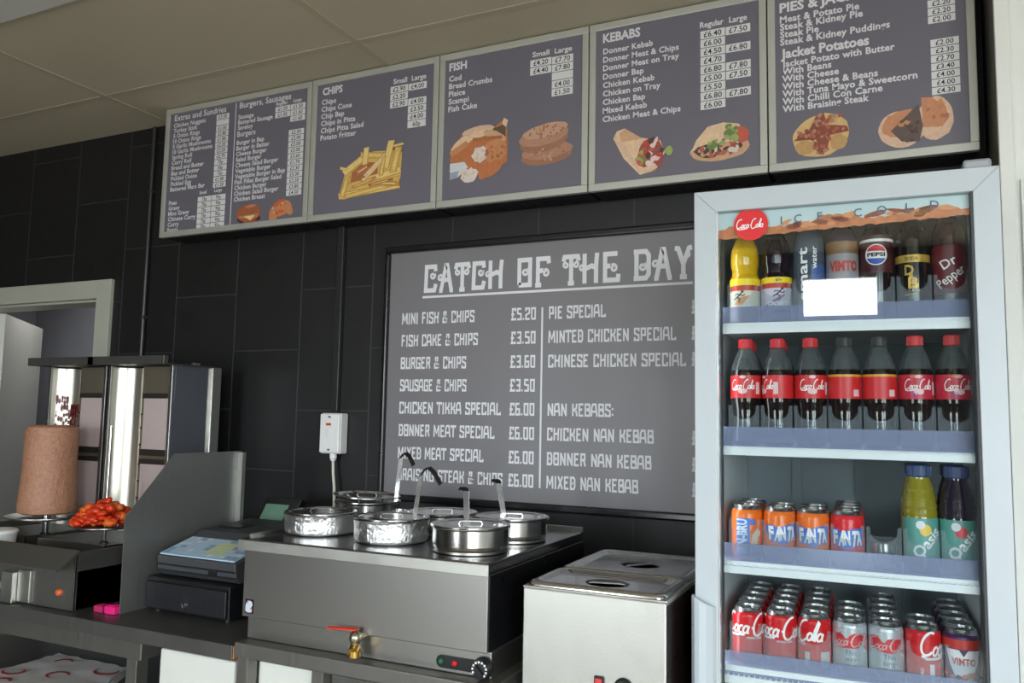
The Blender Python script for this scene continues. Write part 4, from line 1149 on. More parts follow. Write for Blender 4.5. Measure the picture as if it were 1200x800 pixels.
# ---- ladles standing in the pots
def ladle(label, foot, top, hook, wd=.011, wdir=(1, .3, 0)):
    t = thing('ladle', label, 'ladle', foot, group='ladles standing in the pots')
    F_, T_, K_ = Vector(foot), Vector(top), [Vector(h_) for h_ in hook]
    m = MB(); m.strip([F_, F_.lerp(T_, .5), F_.lerp(T_, .9), T_], wdir, wd, .0022); sh_ = m.build('handle', POLISH, t)
    m = MB(); m.strip([T_] + K_, wdir if wd > .014 else (.3, .8, .5), wd * 1.1, .0024); m.build('hook', mat('dark_hook_steel', S(70, 70, 72), .4, .9), sh_)
    m = MB(); m.lathe([(0, -.036), (.02, -.033), (.03, -.02), (.032, -.004), (.0305, -.004), (.029, -.02), (.019, -.031), (0, -.034)], (F_.x + .012, F_.y, F_.z - .002), 20); m.build('bowl', POLISH, t)
ladle('tallest bright ladle with curved hook, in the pot under two lids', (-1.318, 2.025, 1.185), (-1.300, 2.02, 1.330), [(-1.293, 2.02, 1.341), (-1.281, 2.018, 1.343), (-1.269, 2.016, 1.335), (-1.251, 2.012, 1.310)], .012)
ladle('ladle with a long dark curved hook in the foil-wrapped pot', (-1.108, 1.79, 1.18), (-1.090, 1.79, 1.302), [(-1.080, 1.79, 1.317), (-1.066, 1.79, 1.321), (-1.052, 1.788, 1.312), (-1.028, 1.784, 1.282)], .011)
ladle('short flat ladle handle standing upright in the bare front-row pot', (-.952, 1.786, 1.18), (-.957, 1.786, 1.270), [(-.9565, 1.778, 1.278), (-.956, 1.768, 1.280), (-.956, 1.760, 1.274)], .0145)
ladle('short flat ladle handle leaning in the bare back-row pot', (-.945, 1.985, 1.18), (-.965, 1.985, 1.276), [(-.966, 1.977, 1.285), (-.966, 1.967, 1.287), (-.966, 1.958, 1.281)], .0145)

# ================================================================== SMALL FOOD WARMER with two gastronorm lids
fw_ = thing('food_warmer', 'small square stainless food warmer beside the fridge with red switch', 'food warmer', (-.575, 1.9, .85))
m = MB(); m.box(-.735, -.420, 1.644, 2.155, .862, 1.086); m.build('body', SATIN, fw_, bevel=.003)
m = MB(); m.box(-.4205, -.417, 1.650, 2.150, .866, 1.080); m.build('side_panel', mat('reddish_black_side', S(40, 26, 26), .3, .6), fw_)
m = MB(); m.box(-.735, -.418, 1.642, 2.157, 1.086, 1.091); m.build('rim', SATIN, fw_, bevel=.002)
for x, y in ((-.71, 1.67), (-.445, 1.67), (-.71, 2.13), (-.445, 2.13)):
    m = MB(); m.lathe([(0, 0), (.012, 0), (.012, .0125), (0, .0125)], (x, y, .85), 12); m.build('foot', BLACKP, fw_)
m = MB(); m.box(-.570, -.549, 1.638, 1.645, .902, .926); sw_ = m.build('switch_frame', BLACKP, fw_, bevel=.002)
m = MB(); m.box(-.567, -.552, 1.634, 1.639, .905, .922); m.build('rocker', mat('red_rocker', S(206, 60, 62), .3), sw_, bevel=.002)
m = MB(); m.lathe([(0, 0), (.020, 0), (.020, .004), (.016, .008), (.0145, .018), (0, .019)], (0, 0, 0), 28)
m.v = [(-.507 + a, 1.644 - c, .910 + q) for a, q, c in m.v]; dl = m.build('dial', BLACKP, fw_, fix=True)
m = MB(); m.lathe([(0, 0), (.012, 0), (.012, .0015), (0, .002)], (0, 0, 0), 24)
m.v = [(-.507 + a, 1.625 - c, .910 + q) for a, q, c in m.v]; m.build('dial_cap', SATIN, dl, fix=True)
def gn_lid(name, label, ya, yb, ang):
    t = fw_
    xa, xb, z = -.729, -.424, 1.0915
    def rr(inset, z_, rad):
        pts = []
        for cx, cy, a in ((xb - inset - rad, yb - inset - rad, 0), (xa + inset + rad, yb - inset - rad, 90), (xa + inset + rad, ya + inset + rad, 180), (xb - inset - rad, ya + inset + rad, 270)):
            pts += [(cx + rad * math.cos(math.radians(a + 15 * k)), cy + rad * math.sin(math.radians(a + 15 * k)), z_) for k in range(7)]
        return pts
    rings = [rr(0, z, .02), rr(0, z + .004, .02), rr(.006, z + .0095, .02), rr(.013, z + .0105, .022), rr(.019, z + .008, .024), rr(.024, z + .003, .026), rr(.030, z + .002, .026)]
    n = len(rings[0]); m = MB()
    m.add([v for r_ in rings for v in r_], [(a * n + k, a * n + (k + 1) % n, (a + 1) * n + (k + 1) % n, (a + 1) * n + k) for a in range(len(rings) - 1) for k in range(n)], 0, True)
    # flat middle with a round sunken grip
    cx, cy = (xa + xb) / 2, (ya + yb) / 2
    hole = [(cx + .05 * math.cos(2 * PI * k / n + PI / 4 - .78), cy + .042 * math.sin(2 * PI * k / n + PI / 4 - .78), z + .002) for k in range(n)]
    ring = rings[-1]
    m.add(ring + hole, [(k, (k + 1) % n, n + (k + 1) % n, n + k) for k in range(n)], 0, False)
    h1 = [(cx + .045 * math.cos(2 * PI * k / n), cy + .038 * math.sin(2 * PI * k / n), z - .0005) for k in range(n)]
    h0 = hole
    m.add(h0 + h1, [(k, (k + 1) % n, n + (k + 1) % n, n + k) for k in range(n)], 1, True)
    m.add(h1, [list(range(n))], 1)
    t = m.build('lid', [POLISH, DARKSTEEL], fw_)
    m = MB(); d = Vector((math.cos(ang), math.sin(ang), 0)) * .040
    m.strip([Vector((cx, cy, z + .001)) - d, Vector((cx, cy, z + .003)) - d * .8, Vector((cx, cy, z + .003)) + d * .8, Vector((cx, cy, z + .001)) + d], (-d.y, d.x, 0), .012, .002)
    m.build('handle', SATIN, t)
gn_lid('tray_lid', 'front rectangular steel lid on the small food warmer', 1.645, 1.838, .2)
gn_lid('tray_lid', 'rear rectangular steel lid on the small food warmer', 1.845, 2.152, .9)

# ================================================================== DRINKS FRIDGE
TH = .0377
FO = Vector((-.3854, 1.75, 0))
FU, FW = Vector((math.cos(TH), math.sin(TH), 0)), Vector((-math.sin(TH), math.cos(TH), 0))
def fl(u, w_, z): return FO + FU * u + FW * w_ + Vector((0, 0, z))
FG = mat('silver_grey_door', S(176, 185, 191), .42, .0, .02, 8)
FGS = mat('silver_grey_cabinet', S(150, 155, 160), .4, .2, .03, 8)
LINER = mat('white_liner', S(214, 218, 220), .4, 0, .02, 6)
BACKL = mat('shaded_rear_liner', S(128, 138, 144), .45, .3, .04, 6)  # darker than the sides: shade at the back put into the colour
CHROME = mat('bright_door_edge', S(226, 230, 232), .2, .6)
SHELFW = mat('white_shelf_wire', S(226, 230, 232), .35, 0, .02)
GLASS = clear('door_glass', (.93, .96, .96, 1), ior=1.52)
CLEARP = clear('clear_plastic', (.95, .97, .98, 1), ior=1.38, rough=.05, diff=(.62, .68, .74, 1), dfac=.09)
STRIPB = clear('frosted_blue_strip', (.86, .88, .98, 1), ior=1.4, rough=.15, diff=S(186, 194, 224), dfac=.30)
fr = thing('drinks_fridge', 'tall silver-grey glass-door drinks fridge with an ICE COLD header', 'fridge', (FO.x, FO.y, 0), TH, None, True)
FWD, FD, FT = .5835, .60, 1.953
FILL_GLOW = 2.0
m = MB(); t_ = .036
m.box(.002, t_, .05, FD, .06, FT); m.box(FWD - t_, FWD - .002, .05, FD, .06, FT)
m.box(t_, FWD - t_, .05, FD, FT - .03, FT); m.box(t_, FWD - t_, .05, FD, .06, .14); m.box(t_, FWD - t_, FD - .04, FD, .14, FT - .03)
m.build('cabinet', FGS, fr, bevel=.003)
m = MB(); i0, i1, wb = t_ + .001, FWD - t_ - .001, FD - .041
m.box(i0, i0 + .004, .052, wb, .141, FT - .031); m.box(i1 - .004, i1, .052, wb, .141, FT - .031); m.box(i0, i1, .052, wb, FT - .036, FT - .031); m.box(i0, i1, .052, wb, .141, .146)
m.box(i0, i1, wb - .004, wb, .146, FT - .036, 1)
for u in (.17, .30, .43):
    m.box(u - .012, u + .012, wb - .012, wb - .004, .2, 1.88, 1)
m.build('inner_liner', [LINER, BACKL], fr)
for u in (.06, FWD - .06):
    for w_ in (.10, .52):
        m = MB(); m.lathe([(0, 0), (.02, 0), (.02, .01), (.012, .015), (.012, .061), (0, .061)], (u, w_, 0), 16); m.build('foot', BLACKP, fr)
m = MB(); m.box(.01, FWD - .01, .03, .05, .065, .125)
for k in range(5):
    m.box(.03, FWD - .03, .026, .03, .074 + k * .01, .079 + k * .01)
m.build('toe_grille', BLACKP, fr)
m = MB(); m.box(FWD - .06, FWD - .01, .015, .05, FT, FT + .022); m.build('top_hinge', FGS, fr, bevel=.006)
fill_mat = bpy.data.materials.new('fridge_fill_glow'); fill_mat.use_nodes = True; fill_mat.node_tree.nodes['Principled BSDF'].inputs['Emission Color'].default_value = (.9, .97, 1, 1); fill_mat.node_tree.nodes['Principled BSDF'].inputs['Emission Strength'].default_value = FILL_GLOW
m = MB(); m.box(.0418, .0458, .056, .070, .25, 1.84); m.build('fill_strip', fill_mat, fr)  # added glowing strip that brightens the inside of the fridge

# door: mitred frame, chrome bead, glass, handle, header
zb, fw2, dt = .132, .0465, .044
m = MB()
def mit(a, b_, c, d_): m.prism([a, b_, c, d_], 'y', 0, dt)
mit((0, FT), (fw2, FT - fw2), (FWD - fw2, FT - fw2), (FWD, FT)); mit((0, zb), (FWD, zb), (FWD - fw2, zb + fw2), (fw2, zb + fw2))
mit((0, zb), (fw2, zb + fw2), (fw2, FT - fw2), (0, FT)); mit((FWD, zb), (FWD, FT), (FWD - fw2, FT - fw2), (FWD - fw2, zb + fw2))
door = m.build('door', FG, fr, bevel=.0016, fix=True)
m = MB(); a, c = fw2, FWD - fw2
m.box(a - .001, a + .004, .004, .030, zb + fw2, FT - fw2); m.build('glass_bead', CHROME, door)
m = MB(); m.box(c - .004, c + .001, .004, .030, zb + fw2, FT - fw2); m.build('glass_bead', mat('dark_grey_gasket', S(58, 62, 66), .6), door)
m = MB(); m.box(a, a + .007, .031, .05, zb + fw2, FT - fw2); m.box(c - .007, c, .031, .05, zb + fw2, FT - fw2); m.box(a, c, .031, .05, FT - fw2 - .006, FT - fw2); m.box(a, c, .031, .05, zb + fw2, zb + fw2 + .006)
m.build('gasket', mat('dark_grey_gasket', S(58, 62, 66), .6), door)
m = MB(); m.box(a, c, .014, .019, zb + fw2, FT - fw2); m.build('glass_pane', GLASS, door)
m = MB()
pr_ = [(-.006, .006), (-.005, -.014), (.002, -.022), (.012, -.025), (.026, -.022), (.038, -.012), (.044, .0), (.044, .006)]
zz = [.70, .705] + [.72, 1.05] + [1.074, 1.088]
n = len(pr_)
vs = [(u, w_, z + (0 if z < 1 else -.022 * max(0, (u - 0) / .044))) for z in zz for u, w_ in pr_]
m.add(vs, [(i * n + k, i * n + (k + 1) % n, (i + 1) * n + (k + 1) % n, (i + 1) * n + k) for i in range(len(zz) - 1) for k in range(n)] + [list(range(n))[::-1], [(len(zz) - 1) * n + k for k in range(n)]])
m.build('handle', FG, door, fix=True)
# header print behind the glass
HB, HT = 1.848, FT - fw2
m = MB(); m.poly([(a + .002, .0215, HB + .006), (c - .002, .0215, HB + .018), (c - .002, .0215, HT), (a + .002, .0215, HT)])
hd_ = m.build('header_panel', mat('pale_teal_header', S(204, 219, 222), .45, 0, .04, 5), door)
m = MB(); r = random.Random(8); n = 60
top, bot = [], []
for k in range(n + 1):
    u = a + .002 + (c - a - .004) * k / n; q = k / n
    top.append((u, .0205, HB + .022 + .008 * math.sin(q * 17) * .5 + r.uniform(-.003, .003) + (.008 if .42 < q < .58 else 0) + .012 * q))
    bot.append((u, .0205, HB + .018 * q + r.uniform(-.002, .002)))
m.add(bot + top, [(k, k + 1, n + 2 + k, n + 1 + k) for k in range(n)])
ICE = mat('amber_ice_print', S(204, 122, 74), .4, 0, .55, 60)
m.build('ice_picture', ICE, hd_)
m = MB()
for k in range(26):
    u = r.uniform(a + .015, c - .015); q = (u - a) / (c - a); z = HB + .008 + .016 * q + r.uniform(0, .018)
    m.poly([(x, .0202, zz_) for x, zz_ in blob(u, z, r.uniform(.008, .02), r.uniform(.003, .007), r.uniform(-.4, .4), .25, 9, k)], k % 2)
m.build('ice_chunks', [mat('pale_amber_ice', S(224, 150, 96), .4, 0, .3, 60), mat('deep_amber_ice', S(150, 66, 34), .4, 0, .3, 60)], hd_)
m = MB()
for ch, u, z in (('I', .181, 1.868), ('C', .214, 1.8695), ('E', .258, 1.871), ('C', .331, 1.8725), ('O', .376, 1.8745), ('L', .425, 1.8755), ('D', .472, 1.877)):
    put_text(m, ch, lambda x, q: (u + x, .0200, z + .005 + q), .0165, bold=.012, align='c')
m.build('lettering', mat('slate_blue_print', S(84, 108, 130), .5), hd_)
# round red sticker on the outside of the glass
m = MB(); cxs, czs = .119, 1.876
m.add([(cxs, .0128, czs)] + [(cxs + .0355 * math.cos(2 * PI * k / 48), .0128, czs + .0355 * math.sin(2 * PI * k / 48)) for k in range(48)], [(0, 1 + k, 1 + (k + 1) % 48) for k in range(48)])
dsk = m.build('round_sticker', mat('sticker_red', S(206, 22, 30), .4, 0, .03), door)
m = MB()
def flat_script(m, to3, h, width, th=.085, shear=.3):
    for i, st in enumerate(script_word('cola')):
        vs, fs = ribbon([(p[0] + shear * p[1], p[1]) for p in st], th)
        kx = width / 3.4
        m.add([to3((x - 1.7) * kx, y * h, i) for x, y in vs], fs)
flat_script(m, lambda x, y, i: (cxs + x - .002, .0122 - i * .00004, czs - .008 + y), .019, .058, .11)
m.build('script_lettering', PAPERW, dsk)

# shelves
SHELF = {1: (1.651, 1.668), 2: (1.388, 1.400), 3: (1.139, 1.157), 4: (.913, .940)}
COLU = [.0945, .1625, .2305, .2985, .3665, .4345, .5025]
s0, s1 = i0 + .006, i1 - .006
for k, (zbar, zd) in SHELF.items():
    m = MB()
    m.box(s0, s1, .044, .052, zbar - .0075, zbar + .0075)
    m.box(s0, s1, .052, .49, zd - .012, zd - .001)
    for q in range(46):
        u = s0 + .006 + q * (s1 - s0 - .012) / 45
        m.box(u - .0012, u + .0012, .046, .056, zbar + .0075, zbar + .0105)
    sh_ = m.build('shelf', SHELFW, fr)
    m = MB(); m.add([(s0 + .002, .053, zbar + .006), (s1 - .002, .053, zbar + .006), (s1 - .002, .062, zbar + .053), (s0 + .002, .062, zbar + .053), (s0 + .002, .055, zbar + .006), (s1 - .002, .055, zbar + .006), (s1 - .002, .064, zbar + .053), (s0 + .002, .064, zbar + .053)],
                    [(0, 1, 2, 3), (7, 6, 5, 4), (0, 4, 5, 1), (3, 2, 6, 7)])
    m.build('price_strip', STRIPB, sh_)
    # clear lane fronts, each with a rounded dip, and the pusher walls between the lanes
    for j, u in enumerate(COLU):
        hw, h1, h0 = .0325, .088, .058
        z0 = zd
        pts = [(u - hw, z0), (u + hw, z0), (u + hw, z0 + h1), (u + hw - .007, z0 + h1)] + [(u + (hw - .007) * math.cos(q), z0 + h1 - (h1 - h0) * math.sin(q) ** .6) for q in [PI * t / 12 for t in range(1, 12)]] + [(u - hw + .007, z0 + h1), (u - hw, z0 + h1)]
        m = MB(); m.prism(pts, 'y', .0655, .0667); m.build('lane_front', CLEARP, sh_, fix=True)

RAD = .0331
FRNT = .105          # distance of the front row's axis behind the door face
def cpos(j, z, d=0, du=0.): return tuple(fl(COLU[j] + du, FRNT + d * .0668, z))

# ------------------------------------------------------------------ cans
CANLID = mat('can_aluminium', S(206, 207, 208), .24, 1, .04, 20)
WHITEINK = mat('white_can_print', S(236, 234, 232), .4, 0, .02)
BODY = [(0, .004), (.021, .003), (.0245, .0), (.0268, .002), (.0318, .010), (.0331, .016), (.0331, .097), (.0318, .1015), (.0295, .1055)]
LIDP = [(.0295, .1055), (.0272, .1095), (.0262, .1118), (.0272, .1130), (.0274, .1146), (.0262, .1152), (.0250, .1146), (.0238, .1105), (.0228, .1100), (0, .1105)]
def can_root(label, col, loc, rz, group, name='drinks_can', silver_neck=False):
    t = thing(name, label, 'can', loc, TH + rz, group, True)
    m = MB(); m.lathe(BODY, (0, 0, 0), 40)
    t_b = m.build('can_body', mat('can_' + name + '_' + '_'.join(str(int(x * 255)) for x in col[:3]), col, .27, .0 if not silver_neck else .45, .03, 20, coat=.4), t)
    m = MB(); m.lathe(LIDP, (0, 0, 0), 40)
    l = m.build('can_lid', CANLID, t)
    m = MB(); m.prism([(-.006, -.012), (.006, -.012), (.0075, 0), (.006, .011), (-.006, .011), (-.0075, 0)], 'z', .1108, .1120); m.build('ring_pull', CANLID, l)
    return t, t_b
def lane(root, j, n, z, labels, group):
    """copies of the front can behind it, without its lettering"""
    for d in range(1, n):
        c = dup(root, cpos(j, z, d), None, labels[d - 1], group)
ORD = ('second', 'third', 'fourth', 'fifth')
Z4, Z3, Z2, Z1 = SHELF[4][1], SHELF[3][1], SHELF[2][1], SHELF[1][1]

# bottom shelf: three lanes of red cola cans
def cola_lane(j, n, rz, nth, what):
    t, bdy = can_root('red cola can, %s, front of %s lane, bottom shelf' % (what, nth), S(206, 22, 30), cpos(j, Z4), 0, 'red cola cans on the bottom shelf')
    lane(t, j, n, Z4, ['red cola can, %s from the front in the %s lane of the bottom shelf' % (ORD[d], nth) for d in range(n - 1)], 'red cola cans on the bottom shelf')
    m = MB(); put_script(m, RAD + .0003, .063, .040, .128, 0, rz, .115)
    vs, fs, W = text2d('ORIGINAL TASTE', .0036, .034, bold=.03, align='c'); wrap(m, vs, fs, RAD + .0003, .0525, 0, rz + .2)
    m.build('script_lettering', WHITEINK, bdy)
    if j == 2:
        m = MB(); vs, fs = ribbon([(0, 0), (0, .028)], .011); wrap(m, vs, fs, RAD + .0003, .012, 0, -.42); vs, fs = ribbon([(0, 0), (0, .032)], .022); wrap(m, vs, fs, RAD + .0003, .010, 0, .72)
        m.build('info_panel', mat('pale_can_panel', S(214, 200, 194), .4), bdy)
cola_lane(0, 5, .32, 'first', 'script centred')
cola_lane(1, 5, .10, 'second', 'script running off edges')
cola_lane(2, 5, -1.25, 'third', 'script ending in la')
# two lanes of silver diet cans
DIETR = mat('diet_red_band', S(196, 50, 56), .35, 0, .05, 30)
for j, n, nth, l2, rz in ((3, 3, 'fourth', 'way', 0), (4, 5, 'fifth', 'king', .12)):
    t, bdy = can_root('silver diet cola can with red band, front of the %s lane' % nth, S(198, 203, 208), cpos(j, Z4), 0, 'silver diet cola cans on the bottom shelf', 'drinks_can', True)
    lane(t, j, n, Z4, ['silver diet cola can, %s from the front in the %s lane' % (ORD[d], nth) for d in range(n - 1)], 'silver diet cola cans on the bottom shelf')
    m = MB()
    v2, f2 = ribbon([(-.048 + .096 * q / 20, .070 + .004 * math.sin(q * .55)) for q in range(21)], [.024 + .006 * math.sin(q * .9 + j) for q in range(21)]); wrap(m, v2, f2, RAD + .0003, 0, 0, rz)
    m.build('red_band', DIETR, bdy)
    m = MB(); put_script(m, RAD + .0006, .063, .022, .085, 0, rz, .085); m.build('script_lettering', mat('silver_print', S(206, 178, 180), .35, .3), bdy)
    m = MB()
    for i, s in enumerate(('This', l2)):
        vs, fs, W = text2d(s, .0095, None, bold=.01); wrap(m, vs, fs, RAD + .0003, .044 - i * .0125, 0, rz - .3)
    m.build('lettering', mat('dark_teal_print', S(46, 66, 74), .5), bdy)
# red cola with script at the right
t, bdy = can_root('red cola can with script wrapping off its side, front of the sixth lane', S(204, 26, 36), cpos(5, Z4), 0, 'red cola cans on the bottom shelf')
c2, b2_ = can_root('red and plum cola can, second from the front in the sixth lane', S(128, 36, 62), cpos(5, Z4, 1), 0, 'red cola cans on the bottom shelf')
m = MB(); put_script(m, RAD + .0003, .060, .044, .128, 0, 1.65, .11); m.build('script_lettering', WHITEINK, bdy)
m = MB(); vs, fs, W = text2d('ZERO', .006, None, bold=.02); vs = [(-y, x) for x, y in vs]; wrap(m, vs, fs, RAD + .0003, .014, 0, -.05)
v2, f2 = ribbon([(0, 0), (0, .034)], .009); wrap(m, v2, f2, RAD + .0003, .010, 0, .42); m.build('side_lettering', WHITEINK, bdy)
# purple Vimto cans
t, bdy = can_root('purple can with red lettering on a white V, front of the last lane', S(70, 34, 84), cpos(6, Z4), 0, 'purple fruit-drink cans')
lane(t, 6, 5, Z4, ['purple fruit-drink can, %s from the front in the last lane' % ORD[d] for d in range(4)], 'purple fruit-drink cans')
m = MB(); v2, f2 = ribbon([(-.1 + .2 * q / 30, 0) for q in range(31)], .018); wrap(m, v2, f2, RAD + .0003, .0885, 0); m.build('red_collar', mat('vermilion_print', S(196, 58, 48), .4, 0, .15, 60), bdy)
m = MB(); wrap(m, [(-.034, .078), (-.008, .078), (0, .066), (.008, .078), (.034, .078), (.026, .05), (.012, .02), (-.012, .02), (-.026, .05)], [[0, 1, 2, 8 - 0], [2, 3, 4, 5], [2, 5, 6, 7, 8]], RAD + .0004, 0, 0); m.build('white_v', mat('white_v_print', S(222, 220, 226), .4), bdy)
m = MB(); vs, fs, W = text2d('VIMTO', .0125, .044, bold=.03, align='c'); wrap(m, vs, fs, RAD + .0008, .050, 0); m.build('lettering', mat('brick_red_print', S(186, 58, 44), .4), bdy)
m = MB(); r = random.Random(3)
for i in range(16):
    wrap(m, blob(r.uniform(-.038, .038), r.uniform(.012, .034), .006, .006, 0, .1, 12, i), [list(range(12))], RAD + .0005 + i * .00003, 0, i % 3)
m.build('fruit_print', [mat('berry_red_print', S(206, 66, 70), .4), mat('grape_print', S(60, 40, 96), .4), mat('lime_print', S(140, 150, 60), .4)], bdy)

# third shelf: orange and red cans
def fizz_word(bdy, s, z, h, width, backing, a0=0.):
    m = MB(); v2, f2 = ribbon([(-width * .56 + width * 1.12 * q / 12, h * .42 + .004 * math.sin(q * .9) + .03 * h * q) for q in range(13)], [h * (1.35 + .2 * math.sin(q * 1.3)) for q in range(13)])
    wrap(m, v2, f2, RAD + .0003, z - .004, 0, a0); m.build('blue_splash', backing, bdy)
    m = MB(); x = -width / 2
    for i, ch in enumerate(s):
        vs, fs, W = text2d(ch, h * (1 + .10 * (i % 2)), width / len(s) * .98, bold=.055)
        vs = [(x + a_ + (.12 * q if i % 2 else -.06 * q), q - (.002 if i % 2 else 0)) for a_, q in vs]
        wrap(m, vs, fs, RAD + .0007, z, 0, a0); x += width / len(s)
    m.build('lettering', WHITEINK, bdy)
BLUEB = mat('mid_blue_print', S(70, 110, 196), .4, 0, .1, 40)
t, bdy = can_root('orange can with tall blue panel and vertical lettering, front of the first lane', S(236, 110, 24), cpos(0, Z3), 0, 'orange cans in the first lane of the third shelf')
lane(t, 0, 3, Z3, ['orange can with blue panel, %s from the front in the first lane' % ORD[d] for d in range(2)], 'orange cans in the first lane of the third shelf')
m = MB(); v2, f2 = ribbon([(0, .006), (0, .088)], .030); wrap(m, v2, f2, RAD + .0003, 0, 0, -.16); v2, f2 = ribbon([(0, 0), (.018, 0)], .012); wrap(m, v2, f2, RAD + .0003, .080, 0, .12); m.build('blue_panel', BLUEB, bdy)
m = MB(); vs, fs, W = text2d('IRN-BRU', .021, .072, bold=.04); vs = [(-y + .0085, x) for x, y in vs]; wrap(m, vs, fs, RAD + .0007, .014, 0, -.16); m.build('lettering', mat('pale_blue_print', S(206, 216, 230), .4), bdy)
m = MB(); v2, f2 = ribbon([(.006, .012), (.012, .05), (.022, .062)], .014); wrap(m, v2, f2, RAD + .0003, 0, 0, .3); m.build('white_flash', mat('cream_flash_print', S(240, 206, 176), .4), bdy)
for j, n, nth, a0 in ((1, 2, 'second', .30), (2, 2, 'third', .05)):
    t, bdy = can_root('orange can with jumbled white lettering, front of the %s lane of the third shelf' % nth, S(236, 112, 36), cpos(j, Z3), 0, 'orange cans with white lettering')
    lane(t, j, n, Z3, ['orange can behind the white-lettered orange can of the %s lane' % nth], 'orange cans with white lettering')
    fizz_word(bdy, 'FANTA', .048, .025, .062, BLUEB, a0)
t, bdy = can_root('red can with jumbled white lettering, front of the fourth lane of the third shelf', S(220, 36, 46), cpos(3, Z3), 0, 'red cans with white lettering')
lane(t, 3, 4, Z3, ['red can, %s from the front in the fourth lane of the third shelf' % ORD[d] for d in range(3)], 'red cans with white lettering')
fizz_word(bdy, 'FANTA', .048, .025, .062, BLUEB, 0)
# the empty lane's spring pusher
t = thing('lane_pusher', 'bare steel spring pusher in the empty lane of the third shelf', 'pusher', cpos(4, Z3), TH, None, True)
m = MB(); m.lathe([(.0, 0), (.022, 0), (.022, .052), (0, .052)], (0, 0, 0), 24, 0); m.build('spring_drum', POLISH, t)
m = MB(); m.box(-.026, .026, .018, .024, 0, .062); m.build('back_plate', mat('dark_grey_gasket', S(58, 62, 66)), t)

# ------------------------------------------------------------------ bottles
BCLEAR = clear('empty_bottle_neck', (.52, .56, .56, 1), ior=1.5, rough=.03, diff=(.30, .33, .33, 1), dfac=.22)
def bottle(label, j, z, liquid, prof, fill, cap, capz, group=None, d=0, neck=None, rz=0, du=0.):
    t = thing('drinks_bottle', label, 'bottle', cpos(j, z, d, du), TH + rz, group, True)
    lo = [p for p in prof if p[1] <= fill]; hi = [p for p in prof if p[1] >= fill]
    if hi and lo[-1] != hi[0]:
        a, c = lo[-1], hi[0]; q = (fill - a[1]) / (c[1] - a[1]); e = (a[0] + (c[0] - a[0]) * q, fill); lo.append(e); hi.insert(0, e)
    m = MB(); m.lathe([(0, 0)] + lo + ([(0, fill)] if hi else []), (0, 0, 0), 36); bd = m.build('filled_bottle', liquid, t)
    if hi:
        m = MB(); m.lathe(hi, (0, 0, 0), 36); m.build('clear_neck', neck or BCLEAR, t)
    if cap:
        cr_, c0, c1 = capz
        m = MB(); m.lathe([(0, c0), (cr_ - .001, c0), (cr_, c0 + .002), (cr_, c1 - .002), (cr_ - .002, c1), (0, c1)], (0, 0, 0), 28)
        for q in range(28):
            a = 2 * PI * q / 28; m.box(cr_ * math.cos(a) - .0006, cr_ * math.cos(a) + .0006, cr_ * math.sin(a) - .0006, cr_ * math.sin(a) + .0006, c0 + .002, c1 - .003)
        m.build('cap', cap, t)
    return t, bd
def band(bd, z0, z1, r_, mm, name='label_band', a=None):
    m = MB()
    if a is None:
        m.lathe([(r_, z0), (r_, z1)], (0, 0, 0), 40)
    else:
        v2, f2 = ribbon([(r_ * a[0] + (a[1] - a[0]) * r_ * q / 20, 0) for q in range(21)], z1 - z0); wrap(m, v2, f2, r_, (z0 + z1) / 2)
    return m.build(name, mm, bd)
def wtext(bd, s, z, h, r_, mm, width=None, a0=0., bold=.03, shear=0., vert=False, rot=0., name='lettering'):
    m = MB(); vs, fs, W = text2d(s, h, width, bold=bold, align='c', shear=shear)
    if vert: vs = [(-y + h / 2, x) for x, y in vs]
    if rot:
        c_, s_ = math.cos(rot), math.sin(rot); vs = [(x * c_ - y * s_, x * s_ + y * c_) for x, y in vs]
    wrap(m, vs, fs, r_, z, 0, a0); return m.build(name, mm, bd)
COLA = mat('dark_cola', S(26, 16, 15), .12, 0, .1, 20, coat=.5)
REDCAP = mat('red_bottle_cap', S(200, 26, 34), .4)
BLACKCAP = mat('black_bottle_cap', S(24, 24, 26), .4)
COKEP = [(.020, 0), (.028, .002), (.0318, .010), (.0322, .022), (.0300, .040), (.0285, .058), (.0295, .078), (.0322, .096), (.0328, .104), (.0328, .154), (.0322, .160), (.0295, .176), (.0245, .192), (.0180, .206), (.0138, .216), (.0128, .220), (.0128, .226)]
LABELR = mat('bottle_label_red', S(206, 34, 40), .4, 0, .03)
LABELP = mat('bottle_label_crimson', S(192, 34, 58), .4, 0, .05, 40)
spec = [('red-capped cola bottle with white script, under the yellow sports drink', LABELR, REDCAP, -.10, 2),
        ('red-capped cola bottle turned to show its small print, second lane', LABELR, REDCAP, -1.0, 2),
        ('red-capped cola bottle with white script, third lane of the second shelf', LABELR, REDCAP, .15, 1),
        ('black-capped cola bottle with yellow-edged red label, fourth lane', LABELR, BLACKCAP, 2.2, 1),
        ('black-capped cola bottle with yellow-edged red label, fifth lane', LABELR, BLACKCAP, 2.0, 1),
        ('red-capped cola bottle with crimson label and script, sixth lane', LABELP, REDCAP, .1, 1),
        ('red-capped cola bottle with crimson label, in the last lane', LABELP, REDCAP, .25, 1)]
